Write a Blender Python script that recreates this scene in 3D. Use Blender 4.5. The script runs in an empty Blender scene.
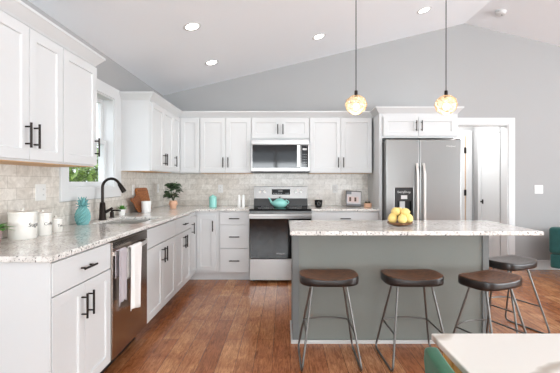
import bpy, bmesh, math, random
from mathutils import Vector, Matrix
random.seed(7)
PI = math.pi
S = bpy.context.scene
COL = S.collection

# ------------------------------------------------------------------ camera, world, big lights, exposure
cam_d = bpy.data.cameras.new('camera'); cam = bpy.data.objects.new('camera', cam_d); COL.objects.link(cam)
cam.location = (0, 0, 1.265); cam.rotation_euler = (PI/2, 0, 0)
cam_d.sensor_width = 36; cam_d.lens = 368/560*36
cam_d.shift_x = -4/560; cam_d.shift_y = -5.5/560
cam_d.clip_start = 0.05; cam_d.clip_end = 100
S.camera = cam
S.view_settings.view_transform = 'Standard'; S.view_settings.look = 'None'
S.view_settings.gamma = 1; S.view_settings.use_curve_mapping = False
S.view_settings.exposure = 0.36
W = bpy.data.worlds.new('world'); S.world = W; W.use_nodes = True
bgn = W.node_tree.nodes['Background']; bgn.inputs[0].default_value = (0.86, 0.93, 1.0, 1); bgn.inputs[1].default_value = 2.2

def area(name, loc, rot, sx, sy, power, color=(1, 1, 1), spread=PI):
    l = bpy.data.lights.new(name, 'AREA'); l.shape = 'RECTANGLE'; l.size = sx; l.size_y = sy
    l.energy = power; l.color = color; l.spread = spread
    o = bpy.data.objects.new(name, l); COL.objects.link(o); o.location = loc; o.rotation_euler = rot
    return o
# daylight coming in through the windows behind the camera and the glass doors of the living side
area('daylight_rear_window', (-0.3, -3.9, 1.4), (math.radians(128), 0, 0), 2.6, 1.4, 110, (0.915, 0.968, 1.0))
area('daylight_rear_door', (2.0, -3.9, 1.0), (math.radians(132), 0, 0), 1.6, 1.8, 110, (0.915, 0.968, 1.0))
area('daylight_side_window', (6.75, 0.3, 1.15), (math.radians(132), 0, PI/2), 4.2, 1.4, 290, (0.915, 0.968, 1.0))

# ------------------------------------------------------------------ materials
def nt(name):
    m = bpy.data.materials.new(name); m.use_nodes = True
    n = m.node_tree.nodes; return m, n, m.node_tree.links, n['Principled BSDF']
def sRGB(r, g, b):
    f = lambda c: (c/255/12.92) if c <= 10.3 else ((c/255+0.055)/1.055)**2.4
    return (f(r), f(g), f(b), 1)
def mat(name, col, rough=0.5, metal=0.0, bump=0.0, scale=60, var=0.04, **kw):
    """plain material with a faint noise in colour and, where asked, a bump"""
    m, n, l, p = nt(name)
    c = sRGB(*col)
    tc = n.new('ShaderNodeTexCoord'); no = n.new('ShaderNodeTexNoise'); no.inputs['Scale'].default_value = scale
    no.inputs['Detail'].default_value = 3
    l.new(tc.outputs['Object'], no.inputs['Vector'])
    mx = n.new('ShaderNodeMix'); mx.data_type = 'RGBA'
    mx.inputs[6].default_value = tuple(max(0, x*(1-var)) for x in c[:3])+(1,)
    mx.inputs[7].default_value = tuple(min(1, x*(1+var)) for x in c[:3])+(1,)
    l.new(no.outputs['Fac'], mx.inputs[0]); l.new(mx.outputs[2], p.inputs['Base Color'])
    p.inputs['Roughness'].default_value = rough; p.inputs['Metallic'].default_value = metal
    if bump:
        b = n.new('ShaderNodeBump'); b.inputs['Strength'].default_value = bump; b.inputs['Distance'].default_value = 0.003
        l.new(no.outputs['Fac'], b.inputs['Height']); l.new(b.outputs['Normal'], p.inputs['Normal'])
    for k, v in kw.items(): p.inputs[k].default_value = v
    return m
def ramp(n, l, src, stops):
    r = n.new('ShaderNodeValToRGB'); e = r.color_ramp.elements
    while len(e) < len(stops): e.new(0.5)
    for i, (p, c) in enumerate(stops): e[i].position = p; e[i].color = c
    l.new(src, r.inputs[0]); return r.outputs[0]
def mixc(n, l, fac, a, b, mode='MIX'):
    m = n.new('ShaderNodeMix'); m.data_type = 'RGBA'; m.blend_type = mode
    for s, v in ((0, fac), (6, a), (7, b)):
        if hasattr(v, 'is_linked'): l.new(v, m.inputs[s])
        else: m.inputs[s].default_value = v
    return m.outputs[2]
def noise(n, l, scale, detail=4, rough=0.55, dist=0.0, vec=None):
    t = n.new('ShaderNodeTexNoise'); t.inputs['Scale'].default_value = scale; t.inputs['Detail'].default_value = detail
    t.inputs['Roughness'].default_value = rough; t.inputs['Distortion'].default_value = dist
    if vec: l.new(vec, t.inputs['Vector'])
    return t.outputs['Fac']

def m_granite():
    m, n, l, p = nt('speckled granite')
    v = n.new('ShaderNodeTexCoord').outputs['Object']
    base = ramp(n, l, noise(n, l, 7, 6, 0.62, 0.6, v), [(0.28, sRGB(206, 202, 197)), (0.5, sRGB(229, 226, 221)), (0.70, sRGB(241, 239, 235))])
    f2 = ramp(n, l, noise(n, l, 75, 4, 0.6, 0.3, v), [(0.54, (0, 0, 0, 1)), (0.66, (1, 1, 1, 1))])
    c = mixc(n, l, f2, base, sRGB(178, 172, 165))
    f3 = ramp(n, l, noise(n, l, 82, 3, 0.55, 0.2, v), [(0.60, (0, 0, 0, 1)), (0.65, (1, 1, 1, 1))])
    c = mixc(n, l, f3, c, sRGB(48, 44, 42))
    l.new(c, p.inputs['Base Color']); p.inputs['Roughness'].default_value = 0.09
    return m
def m_marble():
    m, n, l, p = nt('white marble')
    v = n.new('ShaderNodeTexCoord').outputs['Object']
    w = n.new('ShaderNodeTexWave'); w.inputs['Scale'].default_value = 1.0; w.inputs['Distortion'].default_value = 7
    w.inputs['Detail'].default_value = 4; w.inputs['Detail Scale'].default_value = 1.6
    mp = n.new('ShaderNodeMapping'); mp.inputs['Rotation'].default_value = (0, 0, 0.9); mp.inputs['Location'].default_value = (0.35, 0.1, 0)
    l.new(v, mp.inputs[0]); l.new(mp.outputs[0], w.inputs['Vector'])
    f = ramp(n, l, w.outputs['Fac'], [(0.0, (1, 1, 1, 1)), (0.09, (0, 0, 0, 1))])
    c = mixc(n, l, f, sRGB(226, 222, 215), sRGB(180, 170, 158))
    l.new(c, p.inputs['Base Color']); p.inputs['Roughness'].default_value = 0.2
    return m
def m_tile(axis):
    m, n, l, p = nt('stone subway tile ' + axis)
    v = n.new('ShaderNodeTexCoord').outputs['Object']
    sp = n.new('ShaderNodeSeparateXYZ'); l.new(v, sp.inputs[0]); cb = n.new('ShaderNodeCombineXYZ')
    l.new(sp.outputs['Y' if axis == 'yz' else 'X'], cb.inputs[0]); l.new(sp.outputs['Z'], cb.inputs[1])
    b = n.new('ShaderNodeTexBrick'); l.new(cb.outputs[0], b.inputs['Vector'])
    b.inputs['Scale'].default_value = 1; b.inputs['Mortar Size'].default_value = 0.0022; b.inputs['Mortar Smooth'].default_value = 0.3
    b.inputs['Brick Width'].default_value = 0.153; b.inputs['Row Height'].default_value = 0.0765; b.inputs['Bias'].default_value = 0
    b.inputs['Color1'].default_value = sRGB(226, 221, 214); b.inputs['Color2'].default_value = sRGB(242, 239, 234)
    b.inputs['Mortar'].default_value = sRGB(208, 203, 196)
    f = ramp(n, l, noise(n, l, 16, 6, 0.62, 1.2, v), [(0.3, (0, 0, 0, 1)), (0.7, (1, 1, 1, 1))])
    c = mixc(n, l, f, sRGB(202, 197, 190), sRGB(255, 253, 250))
    c = mixc(n, l, 0.75, b.outputs['Color'], c, 'MULTIPLY')
    l.new(c, p.inputs['Base Color']); p.inputs['Roughness'].default_value = 0.22
    bm_ = n.new('ShaderNodeBump'); bm_.inputs['Strength'].default_value = 0.25; bm_.inputs['Distance'].default_value = 0.002; bm_.invert = True
    l.new(b.outputs['Fac'], bm_.inputs['Height']); l.new(bm_.outputs['Normal'], p.inputs['Normal'])
    return m
def m_floor():
    m, n, l, p = nt('hickory plank floor')
    v = n.new('ShaderNodeTexCoord').outputs['Object']
    sp = n.new('ShaderNodeSeparateXYZ'); l.new(v, sp.inputs[0]); cb = n.new('ShaderNodeCombineXYZ')
    l.new(sp.outputs['Y'], cb.inputs[0]); l.new(sp.outputs['X'], cb.inputs[1])
    b = n.new('ShaderNodeTexBrick'); l.new(cb.outputs[0], b.inputs['Vector'])
    b.inputs['Scale'].default_value = 1; b.inputs['Mortar Size'].default_value = 0.0016; b.inputs['Brick Width'].default_value = 1.1
    b.inputs['Row Height'].default_value = 0.127; b.offset = 0.37; b.inputs['Mortar Smooth'].default_value = 0.2
    b.inputs['Color1'].default_value = sRGB(182, 117, 74); b.inputs['Color2'].default_value = sRGB(220, 163, 115)
    b.inputs['Mortar'].default_value = sRGB(104, 62, 40)
    mp = n.new('ShaderNodeMapping'); mp.inputs['Scale'].default_value = (1.3, 10, 1); l.new(cb.outputs[0], mp.inputs[0])
    g = ramp(n, l, noise(n, l, 4.5, 6, 0.7, 1.8, mp.outputs[0]), [(0.36, sRGB(146, 118, 104)), (0.62, sRGB(255, 250, 246))])
    c = mixc(n, l, 0.75, b.outputs['Color'], g, 'MULTIPLY')
    k = ramp(n, l, noise(n, l, 3.6, 4, 0.6, 0.8, v), [(0.36, sRGB(206, 186, 174)), (0.65, (1, 1, 1, 1))])
    c = mixc(n, l, 0.8, c, k, 'MULTIPLY')
    l.new(c, p.inputs['Base Color']); p.inputs['Roughness'].default_value = 0.22
    bm_ = n.new('ShaderNodeBump'); bm_.inputs['Strength'].default_value = 0.2; bm_.inputs['Distance'].default_value = 0.0015
    l.new(noise(n, l, 5, 4, 0.6, 0.5, mp.outputs[0]), bm_.inputs['Height']); l.new(bm_.outputs['Normal'], p.inputs['Normal'])
    return m
def m_wood(name, c1, c2, rough=0.4, sc=(1, 12, 12), s=5):
    m, n, l, p = nt(name)
    v = n.new('ShaderNodeTexCoord').outputs['Object']
    mp = n.new('ShaderNodeMapping'); mp.inputs['Scale'].default_value = sc; l.new(v, mp.inputs[0])
    c = ramp(n, l, noise(n, l, s, 5, 0.6, 1.2, mp.outputs[0]), [(0.3, sRGB(*c1)), (0.7, sRGB(*c2))])
    l.new(c, p.inputs['Base Color']); p.inputs['Roughness'].default_value = rough
    return m
def m_steel(name, col, rough, axis=2):
    m, n, l, p = nt(name)
    v = n.new('ShaderNodeTexCoord').outputs['Object']
    mp = n.new('ShaderNodeMapping'); sc = [1.5, 1.5, 1.5]; sc[axis] = 1.5
    for i in range(3):
        if i != axis: sc[i] = 160
    mp.inputs['Scale'].default_value = sc; l.new(v, mp.inputs[0])
    f = noise(n, l, 2, 2, 0.5, 0, mp.outputs[0])
    c = mixc(n, l, f, tuple(x*0.93 for x in sRGB(*col)[:3])+(1,), sRGB(*col)); l.new(c, p.inputs['Base Color'])
    p.inputs['Metallic'].default_value = 1; p.inputs['Roughness'].default_value = rough
    return m
def m_emit(name, col, strength):
    m, n, l, p = nt(name); p.inputs['Base Color'].default_value = sRGB(*col)
    p.inputs['Emission Color'].default_value = sRGB(*col); p.inputs['Emission Strength'].default_value = strength
    return m
def front_fresnel(n, l, ior):
    fr = n.new('ShaderNodeFresnel'); fr.inputs[0].default_value = ior; ge = n.new('ShaderNodeNewGeometry')
    k = n.new('ShaderNodeMath'); k.operation = 'SUBTRACT'; k.inputs[0].default_value = 1; l.new(ge.outputs['Backfacing'], k.inputs[1])
    q = n.new('ShaderNodeMath'); q.operation = 'MULTIPLY'; l.new(fr.outputs[0], q.inputs[0]); l.new(k.outputs[0], q.inputs[1]); return q.outputs[0]
def m_glass(name, col=(255, 255, 255), rough=0.0):
    m, n, l, p = nt(name)
    n.remove(p); g = n.new('ShaderNodeBsdfGlossy'); g.inputs['Roughness'].default_value = rough
    t = n.new('ShaderNodeBsdfTransparent'); t.inputs[0].default_value = sRGB(*col)
    fr = front_fresnel(n, l, 1.45)
    mx = n.new('ShaderNodeMixShader'); l.new(fr, mx.inputs[0]); l.new(t.outputs[0], mx.inputs[1]); l.new(g.outputs[0], mx.inputs[2])
    l.new(mx.outputs[0], n['Material Output'].inputs[0]); return m
def m_crystal():
    m, n, l, p = nt('champagne crystal'); n.remove(p)
    a = n.new('ShaderNodeBsdfTranslucent'); a.inputs[0].default_value = sRGB(252, 247, 238)
    t = n.new('ShaderNodeBsdfTransparent'); t.inputs[0].default_value = sRGB(255, 250, 242)
    g = n.new('ShaderNodeBsdfGlossy'); g.inputs['Roughness'].default_value = 0.08
    m1 = n.new('ShaderNodeMixShader'); m1.inputs[0].default_value = 0.8; l.new(a.outputs[0], m1.inputs[1]); l.new(t.outputs[0], m1.inputs[2])
    fr = front_fresnel(n, l, 1.7)
    m2 = n.new('ShaderNodeMixShader'); l.new(fr, m2.inputs[0]); l.new(m1.outputs[0], m2.inputs[1]); l.new(g.outputs[0], m2.inputs[2])
    l.new(m2.outputs[0], n['Material Output'].inputs[0]); return m
def m_leaf(name, a, b):
    m, n, l, p = nt(name)
    v = n.new('ShaderNodeTexCoord').outputs['Object']
    c = ramp(n, l, noise(n, l, 9, 3, 0.6, 0, v), [(0.35, sRGB(*a)), (0.65, sRGB(*b))])
    l.new(c, p.inputs['Base Color']); p.inputs['Roughness'].default_value = 0.45
    return m

M = dict(
    wall=mat('grey wall paint', (171, 171, 171), 0.75, bump=0.03, scale=180, var=0.01),
    ceil=mat('white ceiling paint', (241, 243, 246), 0.85, var=0.008),
    trim=mat('white trim paint', (217, 218, 218), 0.4, var=0.006),
    cab=mat('white cabinet paint', (213, 214, 214), 0.36, var=0.006),
    toe=mat('toe kick paint', (214, 214, 214), 0.5, var=0.01),
    shoe=mat('light shoe moulding paint', (205, 205, 203), 0.45, var=0.01),
    ply=m_wood('raw maple underside', (196, 152, 104), (222, 182, 134), 0.55, (12, 1, 12)),
    bronze=mat('dark bronze', (46, 40, 37), 0.35, 0.85),
    granite=m_granite(), marble=m_marble(), tile_l=m_tile('yz'), tile_b=m_tile('xz'), floor=m_floor(),
    island=mat('sage grey island paint', (126, 129, 123), 0.5, var=0.02),
    islandtrim=mat('grey island trim paint', (115, 118, 117), 0.45, var=0.02),
    steel=m_steel('brushed stainless steel', (152, 151, 149), 0.3),
    steel_h=m_steel('brushed stainless steel sideways', (168, 166, 164), 0.3, 0),
    steel_bg=m_steel('control panel stainless steel', (140, 138, 136), 0.34, 0),
    steel_dw=m_steel('dishwasher stainless steel', (186, 176, 168), 0.22, 1),
    steel_light=mat('satin steel handle', (226, 224, 220), 0.3, 0.9),
    darkside=mat('graphite appliance side', (128, 128, 127), 0.5, 0.2),
    blackgl=mat('black glass', (10, 10, 12), 0.06, 0.0, var=0.0),
    black=mat('black plastic', (22, 21, 21), 0.4, var=0.0),
    greyprint=mat('pale grey print', (205, 205, 205), 0.5, var=0.0),
    display=mat('dark display glass', (38, 40, 44), 0.15, var=0.0),
    iron=mat('gunmetal rod', (118, 116, 113), 0.36, 0.9),
    seat=m_wood('dark walnut seat', (46, 27, 17), (132, 84, 52), 0.42, (2, 14, 14), 6),
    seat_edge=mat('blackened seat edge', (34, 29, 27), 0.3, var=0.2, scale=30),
    seat_grey=m_wood('weathered dark seat', (58, 52, 50), (104, 96, 92), 0.32, (2, 14, 14), 6),
    gold=mat('brushed gold', (214, 168, 92), 0.32, 0.95),
    champagne=mat('champagne gold wire', (228, 196, 150), 0.3, 0.9),
    oak=m_wood('golden oak', (196, 148, 78), (224, 180, 108), 0.4, (10, 10, 1)),
    board=m_wood('acacia board', (122, 66, 30), (190, 118, 62), 0.45, (2, 2, 14), 6),
    board_dark=m_wood('dark acacia board', (74, 38, 18), (172, 102, 54), 0.45, (3, 3, 9), 9),
    ceramic=mat('cream ceramic', (224, 221, 214), 0.22, var=0.005),
    ceramic_w=mat('white ceramic', (244, 244, 242), 0.3, var=0.005),
    lettering=mat('black lettering', (38, 36, 36), 0.5, var=0.0),
    peach=mat('peach clay', (226, 180, 150), 0.7, bump=0.1),
    pinkpot=mat('mauve grey pot', (150, 126, 122), 0.6),
    teal=mat('teal glaze', (112, 168, 168), 0.25, var=0.06),
    mint=mat('mint enamel', (148, 214, 205), 0.25, var=0.02),
    leaf=m_leaf('dark houseplant leaves', (22, 42, 28), (96, 122, 84)),
    leaf_b=m_leaf('bright green leaves', (52, 120, 40), (112, 176, 70)),
    hedge=m_leaf('garden leaves', (58, 98, 34), (168, 196, 96)),
    moss=mat('dark moss', (70, 62, 38), 0.9, bump=0.6),
    soil=mat('potting soil', (52, 40, 32), 0.95, bump=0.5),
    lemon=mat('lemon peel', (240, 211, 132), 0.5, bump=0.5, scale=90, var=0.1),
    bowl=mat('brown wooden dish', (120, 84, 56), 0.45),
    velvet=mat('green velvet', (40, 98, 70), 0.8, bump=0.2, scale=25, var=0.3, **{'Sheen Weight': 0.12}),
    velvet_t=mat('teal velvet', (26, 84, 82), 0.75, bump=0.2, scale=18, var=0.3, **{'Sheen Weight': 0.15}),
    towel_w=mat('white terry towel', (236, 233, 230), 0.95, bump=0.4, scale=240, var=0.03),
    towel_g=mat('mauve grey towel', (178, 170, 174), 0.95, bump=0.4, scale=240, var=0.05),
    plate=mat('white wall plate', (224, 224, 222), 0.35, var=0.0),
    slot=mat('plate slot', (140, 140, 138), 0.5, var=0.0),
    bulb=m_emit('lit bulb', (255, 242, 222), 5),
    lens=m_emit('lit downlight lens', (255, 250, 242), 9),
    crystal=m_crystal(),
    glass=m_glass('window glass'),
    print_a=mat('pale photo print', (214, 210, 212), 0.35, var=0.08, scale=30),
    print_b=mat('grey photo print', (130, 132, 138), 0.35, var=0.2, scale=40),
    print_c=mat('brown photo print', (92, 62, 50), 0.35, var=0.2, scale=40),
    print_d=mat('blush photo print', (226, 206, 200), 0.35, var=0.06, scale=40),
    frame_g=mat('dark grey frame', (96, 94, 92), 0.4),
    ground=mat('garden ground', (96, 110, 70), 0.95, var=0.2, scale=3),
    bark=mat('bark', (96, 76, 58), 0.9, bump=0.5, scale=20),
)

# ------------------------------------------------------------------ mesh helpers
class MB:
    def __init__(s): s.b = bmesh.new()
    def box(s, p0, p1):
        x0, x1 = sorted((p0[0], p1[0])); y0, y1 = sorted((p0[1], p1[1])); z0, z1 = sorted((p0[2], p1[2]))
        v = [s.b.verts.new(c) for c in ((x0,y0,z0),(x1,y0,z0),(x1,y1,z0),(x0,y1,z0),(x0,y0,z1),(x1,y0,z1),(x1,y1,z1),(x0,y1,z1))]
        for f in ((0,3,2,1),(4,5,6,7),(0,1,5,4),(1,2,6,5),(2,3,7,6),(3,0,4,7)): s.b.faces.new([v[i] for i in f])
        return s
    def loft(s, rings, cap=True, closed=True):
        R = [[s.b.verts.new(p) for p in r] for r in rings]; n = len(R[0])
        for a, b in zip(R, R[1:]):
            for i in range(n if closed else n-1):
                s.b.faces.new((a[i], a[(i+1) % n], b[(i+1) % n], b[i]))
        if cap and closed:
            s.b.faces.new(R[0][::-1]); s.b.faces.new(R[-1])
        return s
    def tube(s, pts, r, n=10, loop=False):
        P = [Vector(p) for p in pts]; rs = r if isinstance(r, (list, tuple)) else [r]*len(P)
        T = []
        for i in range(len(P)):
            a = P[i-1] if (i or loop) else P[i]; b = P[(i+1) % len(P)] if (i < len(P)-1 or loop) else P[i]
            T.append((b-a).normalized())
        u = T[0].orthogonal().normalized(); rings = []
        for i, p in enumerate(P):
            u = (u - T[i]*u.dot(T[i])).normalized(); w = T[i].cross(u)
            rings.append([p + (u*math.cos(2*PI*k/n) + w*math.sin(2*PI*k/n))*rs[i] for k in range(n)])
        if loop: rings.append(rings[0])
        return s.loft(rings, cap=not loop)
    def lathe(s, prof, c=(0, 0, 0), n=28):
        """closed body of revolution about z; the profile runs from bottom to top, radius 0 allowed as tiny"""
        return s.loft([[(c[0]+max(r, 1e-4)*math.cos(2*PI*k/n), c[1]+max(r, 1e-4)*math.sin(2*PI*k/n), c[2]+z) for k in range(n)] for r, z in prof])
    def prism(s, poly, axis, a, b):
        """extrude a 2D polygon along an axis: x -> (y,z), y -> (x,z), z -> (x,y)"""
        f = {'x': lambda p, t: (t, p[0], p[1]), 'y': lambda p, t: (p[0], t, p[1]), 'z': lambda p, t: (p[0], p[1], t)}[axis]
        return s.loft([[f(p, a) for p in poly], [f(p, b) for p in poly]])
    def ball(s, c, r, sub=2, sc=(1, 1, 1)):
        g = bmesh.ops.create_icosphere(s.b, subdivisions=sub, radius=r)
        for v in g['verts']: v.co = Vector((v.co.x*sc[0], v.co.y*sc[1], v.co.z*sc[2])) + Vector(c)
        return s
    def plate(s, us, vs, filled, w0, w1, mp):
        """slab cut into cells by the lines us, vs; cells where filled() is false are holes"""
        V = {}
        def g(i, j, k):
            if (i, j, k) not in V: V[i, j, k] = s.b.verts.new(mp(us[i], vs[j], (w0, w1)[k]))
            return V[i, j, k]
        F = lambda i, j: 0 <= i < len(us)-1 and 0 <= j < len(vs)-1 and filled((us[i]+us[i+1])/2, (vs[j]+vs[j+1])/2)
        for i in range(len(us)-1):
            for j in range(len(vs)-1):
                if not F(i, j): continue
                s.b.faces.new((g(i,j,1), g(i+1,j,1), g(i+1,j+1,1), g(i,j+1,1)))
                s.b.faces.new((g(i,j,0), g(i,j+1,0), g(i+1,j+1,0), g(i+1,j,0)))
                if not F(i-1, j): s.b.faces.new((g(i,j,0), g(i,j,1), g(i,j+1,1), g(i,j+1,0)))
                if not F(i+1, j): s.b.faces.new((g(i+1,j,0), g(i+1,j+1,0), g(i+1,j+1,1), g(i+1,j,1)))
                if not F(i, j-1): s.b.faces.new((g(i,j,0), g(i+1,j,0), g(i+1,j,1), g(i,j,1)))
                if not F(i, j+1): s.b.faces.new((g(i,j+1,0), g(i,j+1,1), g(i+1,j+1,1), g(i+1,j+1,0)))
        return s
    def build(s, name, m, parent=None, bevel=0.0, smooth=None, seg=2, origin=None):
        bmesh.ops.recalc_face_normals(s.b, faces=s.b.faces[:])
        me = bpy.data.meshes.new(name); o = bpy.data.objects.new(name, me); COL.objects.link(o)
        if parent is not None:
            off = Vector((0, 0, 0)); q = parent
            while q is not None: off += q.location; q = q.parent
            o.parent = parent
        else:
            if origin is None:
                lo = Vector([min(v.co[i] for v in s.b.verts) for i in range(3)]); hi = Vector([max(v.co[i] for v in s.b.verts) for i in range(3)])
                origin = Vector(((lo.x+hi.x)/2, (lo.y+hi.y)/2, lo.z))
            off = Vector(origin); o.location = off
        for v in s.b.verts: v.co -= off
        s.b.to_mesh(me); s.b.free()
        me.materials.append(m)
        if smooth is not None:
            me.shade_smooth(); me.set_sharp_from_angle(angle=math.radians(smooth))
        if bevel:
            d = o.modifiers.new('edge', 'BEVEL'); d.width = bevel; d.segments = seg; d.limit_method = 'ANGLE'; d.angle_limit = math.radians(40)
            d.harden_normals = False
        return o
def tag(o, label, cat, group=None, kind=None):
    o['label'] = label; o['category'] = cat
    if group: o['group'] = group
    if kind: o['kind'] = kind
    return o
def thing(name, label, cat, loc, group=None):
    o = bpy.data.objects.new(name, None); COL.objects.link(o); o.location = loc; o.empty_display_size = 0.1
    return tag(o, label, cat, group)
def struct(mb, name, m, label, cat, bevel=0.0, smooth=None):
    return tag(mb.build(name, m, bevel=bevel, smooth=smooth), label, cat, kind='structure')
def copy_tree(o, parent=None):
    kids = list(o.children); c = o.copy(); COL.objects.link(c)
    if parent is not None: c.parent = parent
    for k in kids: copy_tree(k, c)
    return c

# ------------------------------------------------------------------ the room
XL, XR, YB, YR = -1.73, 6.9, 5.26, -4.0
RX, RZ, EL = 2.58, 3.516, 2.485
SL = (RZ-EL)/(RX-XL); ER = RZ-SL*(XR-RX)
ceil_z = lambda x: EL+SL*(x-XL) if x < RX else RZ-SL*(x-RX)
WT = 0.14
struct(MB().box((XL-0.2, YR-0.2, -0.1), (XR+0.2, 6.5, 0)), 'floor', M['floor'], 'reddish brown hardwood plank floor', 'floor')
struct(MB().prism([(XL-WT, EL-SL*WT), (RX, RZ), (XR+WT, ER-SL*WT), (XR+WT, ER-SL*WT+0.1), (RX, RZ+0.1), (XL-WT, EL-SL*WT+0.1)], 'y', YR-WT, YB+WT),
       'ceiling', M['ceil'], 'white vaulted ceiling with a ridge', 'ceiling')
# sink window opening in the wall beside the counter
wy0, wy1, wz0, wz1 = 2.93, 3.735, 1.205, 2.095
inw = lambda y, z: wy0 < y < wy1 and wz0 < z < wz1
struct(MB().plate([YR-WT, wy0, wy1, YB+WT], [0, wz0, wz1, EL], lambda y, z: not inw(y, z), XL-WT, XL, lambda y, z, x: (x, y, z)),
       'wall_left', M['wall'], 'grey wall with the sink window', 'wall')
dx0, dx1, dz1 = 2.32, 3.2, 2.075
b = MB().plate([XL, dx0, dx1, XR+WT], [0, dz1, ER-SL*WT], lambda x, z: not (dx0 < x < dx1 and z < dz1), YB, YB+WT, lambda x, z, y: (x, y, z))
b.prism([(XL, ER-SL*WT), (XR+WT, ER-SL*WT), (RX, RZ), (XL, EL)], 'y', YB, YB+WT)
struct(b, 'wall_back', M['wall'], 'grey gable wall behind the range and the fridge', 'wall')
rw = [(-1.5, 0.9, 0.7, 2.4), (1.2, 2.8, 0.0, 2.35), (5.35, 5.9, 0.4, 2.35)]
inr = lambda x, z: any(a < x < c and d < z < e for a, c, d, e in rw)
b = MB().plate([XL-WT, -1.5, 0.9, 1.2, 2.8, 5.35, 5.9, XR+WT], [0, 0.4, 0.7, 2.35, 2.4, ER-SL*WT], lambda x, z: not inr(x, z), YR-WT, YR, lambda x, z, y: (x, y, z))
b.prism([(XL-WT, ER-SL*WT), (XR+WT, ER-SL*WT), (RX, RZ), (XL-WT, EL-SL*WT)], 'y', YR-WT, YR)
struct(b, 'wall_rear', M['wall'], 'grey wall of the living side with big windows', 'wall')
struct(MB().plate([YR, -1.8, 2.4, YB], [0, 0.45, 2.35, ER], lambda y, z: not (-1.8 < y < 2.4 and 0.45 < z < 2.35), XR, XR+WT, lambda y, z, x: (x, y, z)),
       'wall_right', M['wall'], 'grey wall of the living side', 'wall')
# tiled splashback on the two kitchen walls
TB0, TB1 = 0.914, 1.372
struct(MB().plate([1.62, 2.82, 3.871, YB], [TB0, 1.100, TB1], lambda y, z: not (2.82 < y < 3.871 and z > 1.100), XL, XL+0.008, lambda y, z, x: (x, y, z)),
       'wall_tile_left', M['tile_l'], 'mottled beige subway tile under the window', 'tiles')
struct(MB().plate([XL+0.008, -0.44, 0.345, 1.2], [TB0, TB1, 1.42], lambda x, z: z < TB1 or -0.44 < x < 0.345, YB-0.008, YB, lambda x, z, y: (x, y, z)),
       'wall_tile_back', M['tile_b'], 'mottled beige subway tile behind the range', 'tiles')
# baseboards
def baseboard(name, x0, y0, x1, y1, label):
    struct(MB().box((x0, y0, 0), (x1, y1, 0.135)), name, M['trim'], label, 'baseboard', bevel=0.004)
baseboard('baseboard_back', 3.29, YB-0.015, XR, YB, 'white baseboard right of the doorway')
baseboard('baseboard_left', XL, YR, XL+0.015, 1.7, 'white baseboard under the grey side wall')
baseboard('baseboard_right', XR-0.015, YR, XR, YB, 'white baseboard of the living side wall')
# hallway beyond the opening
HY, HX1, HX0 = 6.2, 3.2, 1.6
struct(MB().box((HX0, HY, 0), (HX1+0.1, HY+0.1, 2.5)), 'wall_hall_back', M['wall'], 'grey end wall of the hallway', 'wall')
struct(MB().box((HX1, YB+WT, 0), (HX1+0.1, HY, 2.5)), 'wall_hall_right', M['wall'], 'grey side wall of the hallway', 'wall')
struct(MB().box((HX0-0.1, YB+WT, 0), (HX0, HY+0.1, 2.5)), 'wall_hall_left', M['wall'], 'grey inner side wall of the hallway', 'wall')
struct(MB().box((HX0, YB+WT, 2.4), (HX1, HY, 2.5)), 'ceiling_hall', M['wall'], 'low ceiling of the hallway', 'ceiling')
# casing round the opening and jamb lining
CW = 0.092
b = MB()
b.plate([dx0-CW, dx0, dx1, dx1+CW], [0, dz1, dz1+CW], lambda x, z: not (dx0 < x < dx1 and z < dz1), YB-0.02, YB, lambda x, z, y: (x, y, z))
b.plate([dx0, dx0+0.016, dx1-0.016, dx1], [0, dz1-0.016, dz1], lambda x, z: not (dx0+0.016 < x < dx1-0.016 and z < dz1-0.016), YB-0.012, YB+WT+0.012, lambda x, z, y: (x, y, z))
struct(b, 'trim_1', M['trim'], 'white casing around the hallway opening', 'door casing', bevel=0.003)
# two doors of the hallway
def hall_door_side():
    t = thing('door_1', 'white slab door in the hallway side wall with a dark latch', 'door', (3.2, 5.75, 0)); t['kind'] = 'structure'
    y1, zt = 5.95, 1.985
    b = MB().plate([5.44, y1, y1+0.09], [0, zt, zt+0.09], lambda y, z: not (y < y1 and z < zt), HX1-0.02, HX1, lambda y, z, x: (x, y, z))
    b.build('door_casing', M['trim'], t, bevel=0.003)
    MB().box((HX1-0.012, 5.44, 0.01), (HX1-0.004, y1-0.004, zt-0.004)).build('slab', M['trim'], t)
    k = MB().box((HX1-0.02, 5.885, 0.9), (HX1-0.012, 5.915, 0.97)); k.tube([(HX1-0.012, 5.90, 0.935), (HX1-0.035, 5.90, 0.935)], 0.008)
    k.ball((HX1-0.04, 5.90, 0.935), 0.014, 2); k.build('door_knob', M['bronze'], t, smooth=40)
hall_door_side()
def hall_door_end():
    t = thing('door_2', 'white hallway door behind the fridge with dark hinges', 'door', (2.7, HY, 0)); t['kind'] = 'structure'
    x0, x1, zt = 2.25, 3.06, 2.03
    MB().plate([x0-0.085, x0, x1, x1+0.1], [0, zt, zt+0.08], lambda x, z: not (x0 < x < x1 and z < zt), HY-0.02, HY, lambda x, z, y: (x, y, z)).build('door_casing', M['trim'], t, bevel=0.003)
    MB().box((x0+0.004, HY-0.012, 0.01), (x1-0.019, HY-0.002, zt-0.004)).build('slab', M['trim'], t)
    MB().box((x1-0.018, HY-0.008, 0.01), (x1-0.004, HY-0.002, zt-0.004)).build('jamb_edge', M['ply'], t)
    for z in (0.3, 1.07, 1.78):
        MB().box((x1-0.034, HY-0.03, z-0.05), (x1-0.002, HY-0.008, z+0.05)).build('hinge', M['bronze'], t)
hall_door_end()
hl = bpy.data.lights.new('hall_lamp', 'POINT'); hl.energy = 30; hl.shadow_soft_size = 0.12
ho = bpy.data.objects.new('hall_lamp', hl); COL.objects.link(ho); ho.location = (2.45, 5.75, 2.2)

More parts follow.
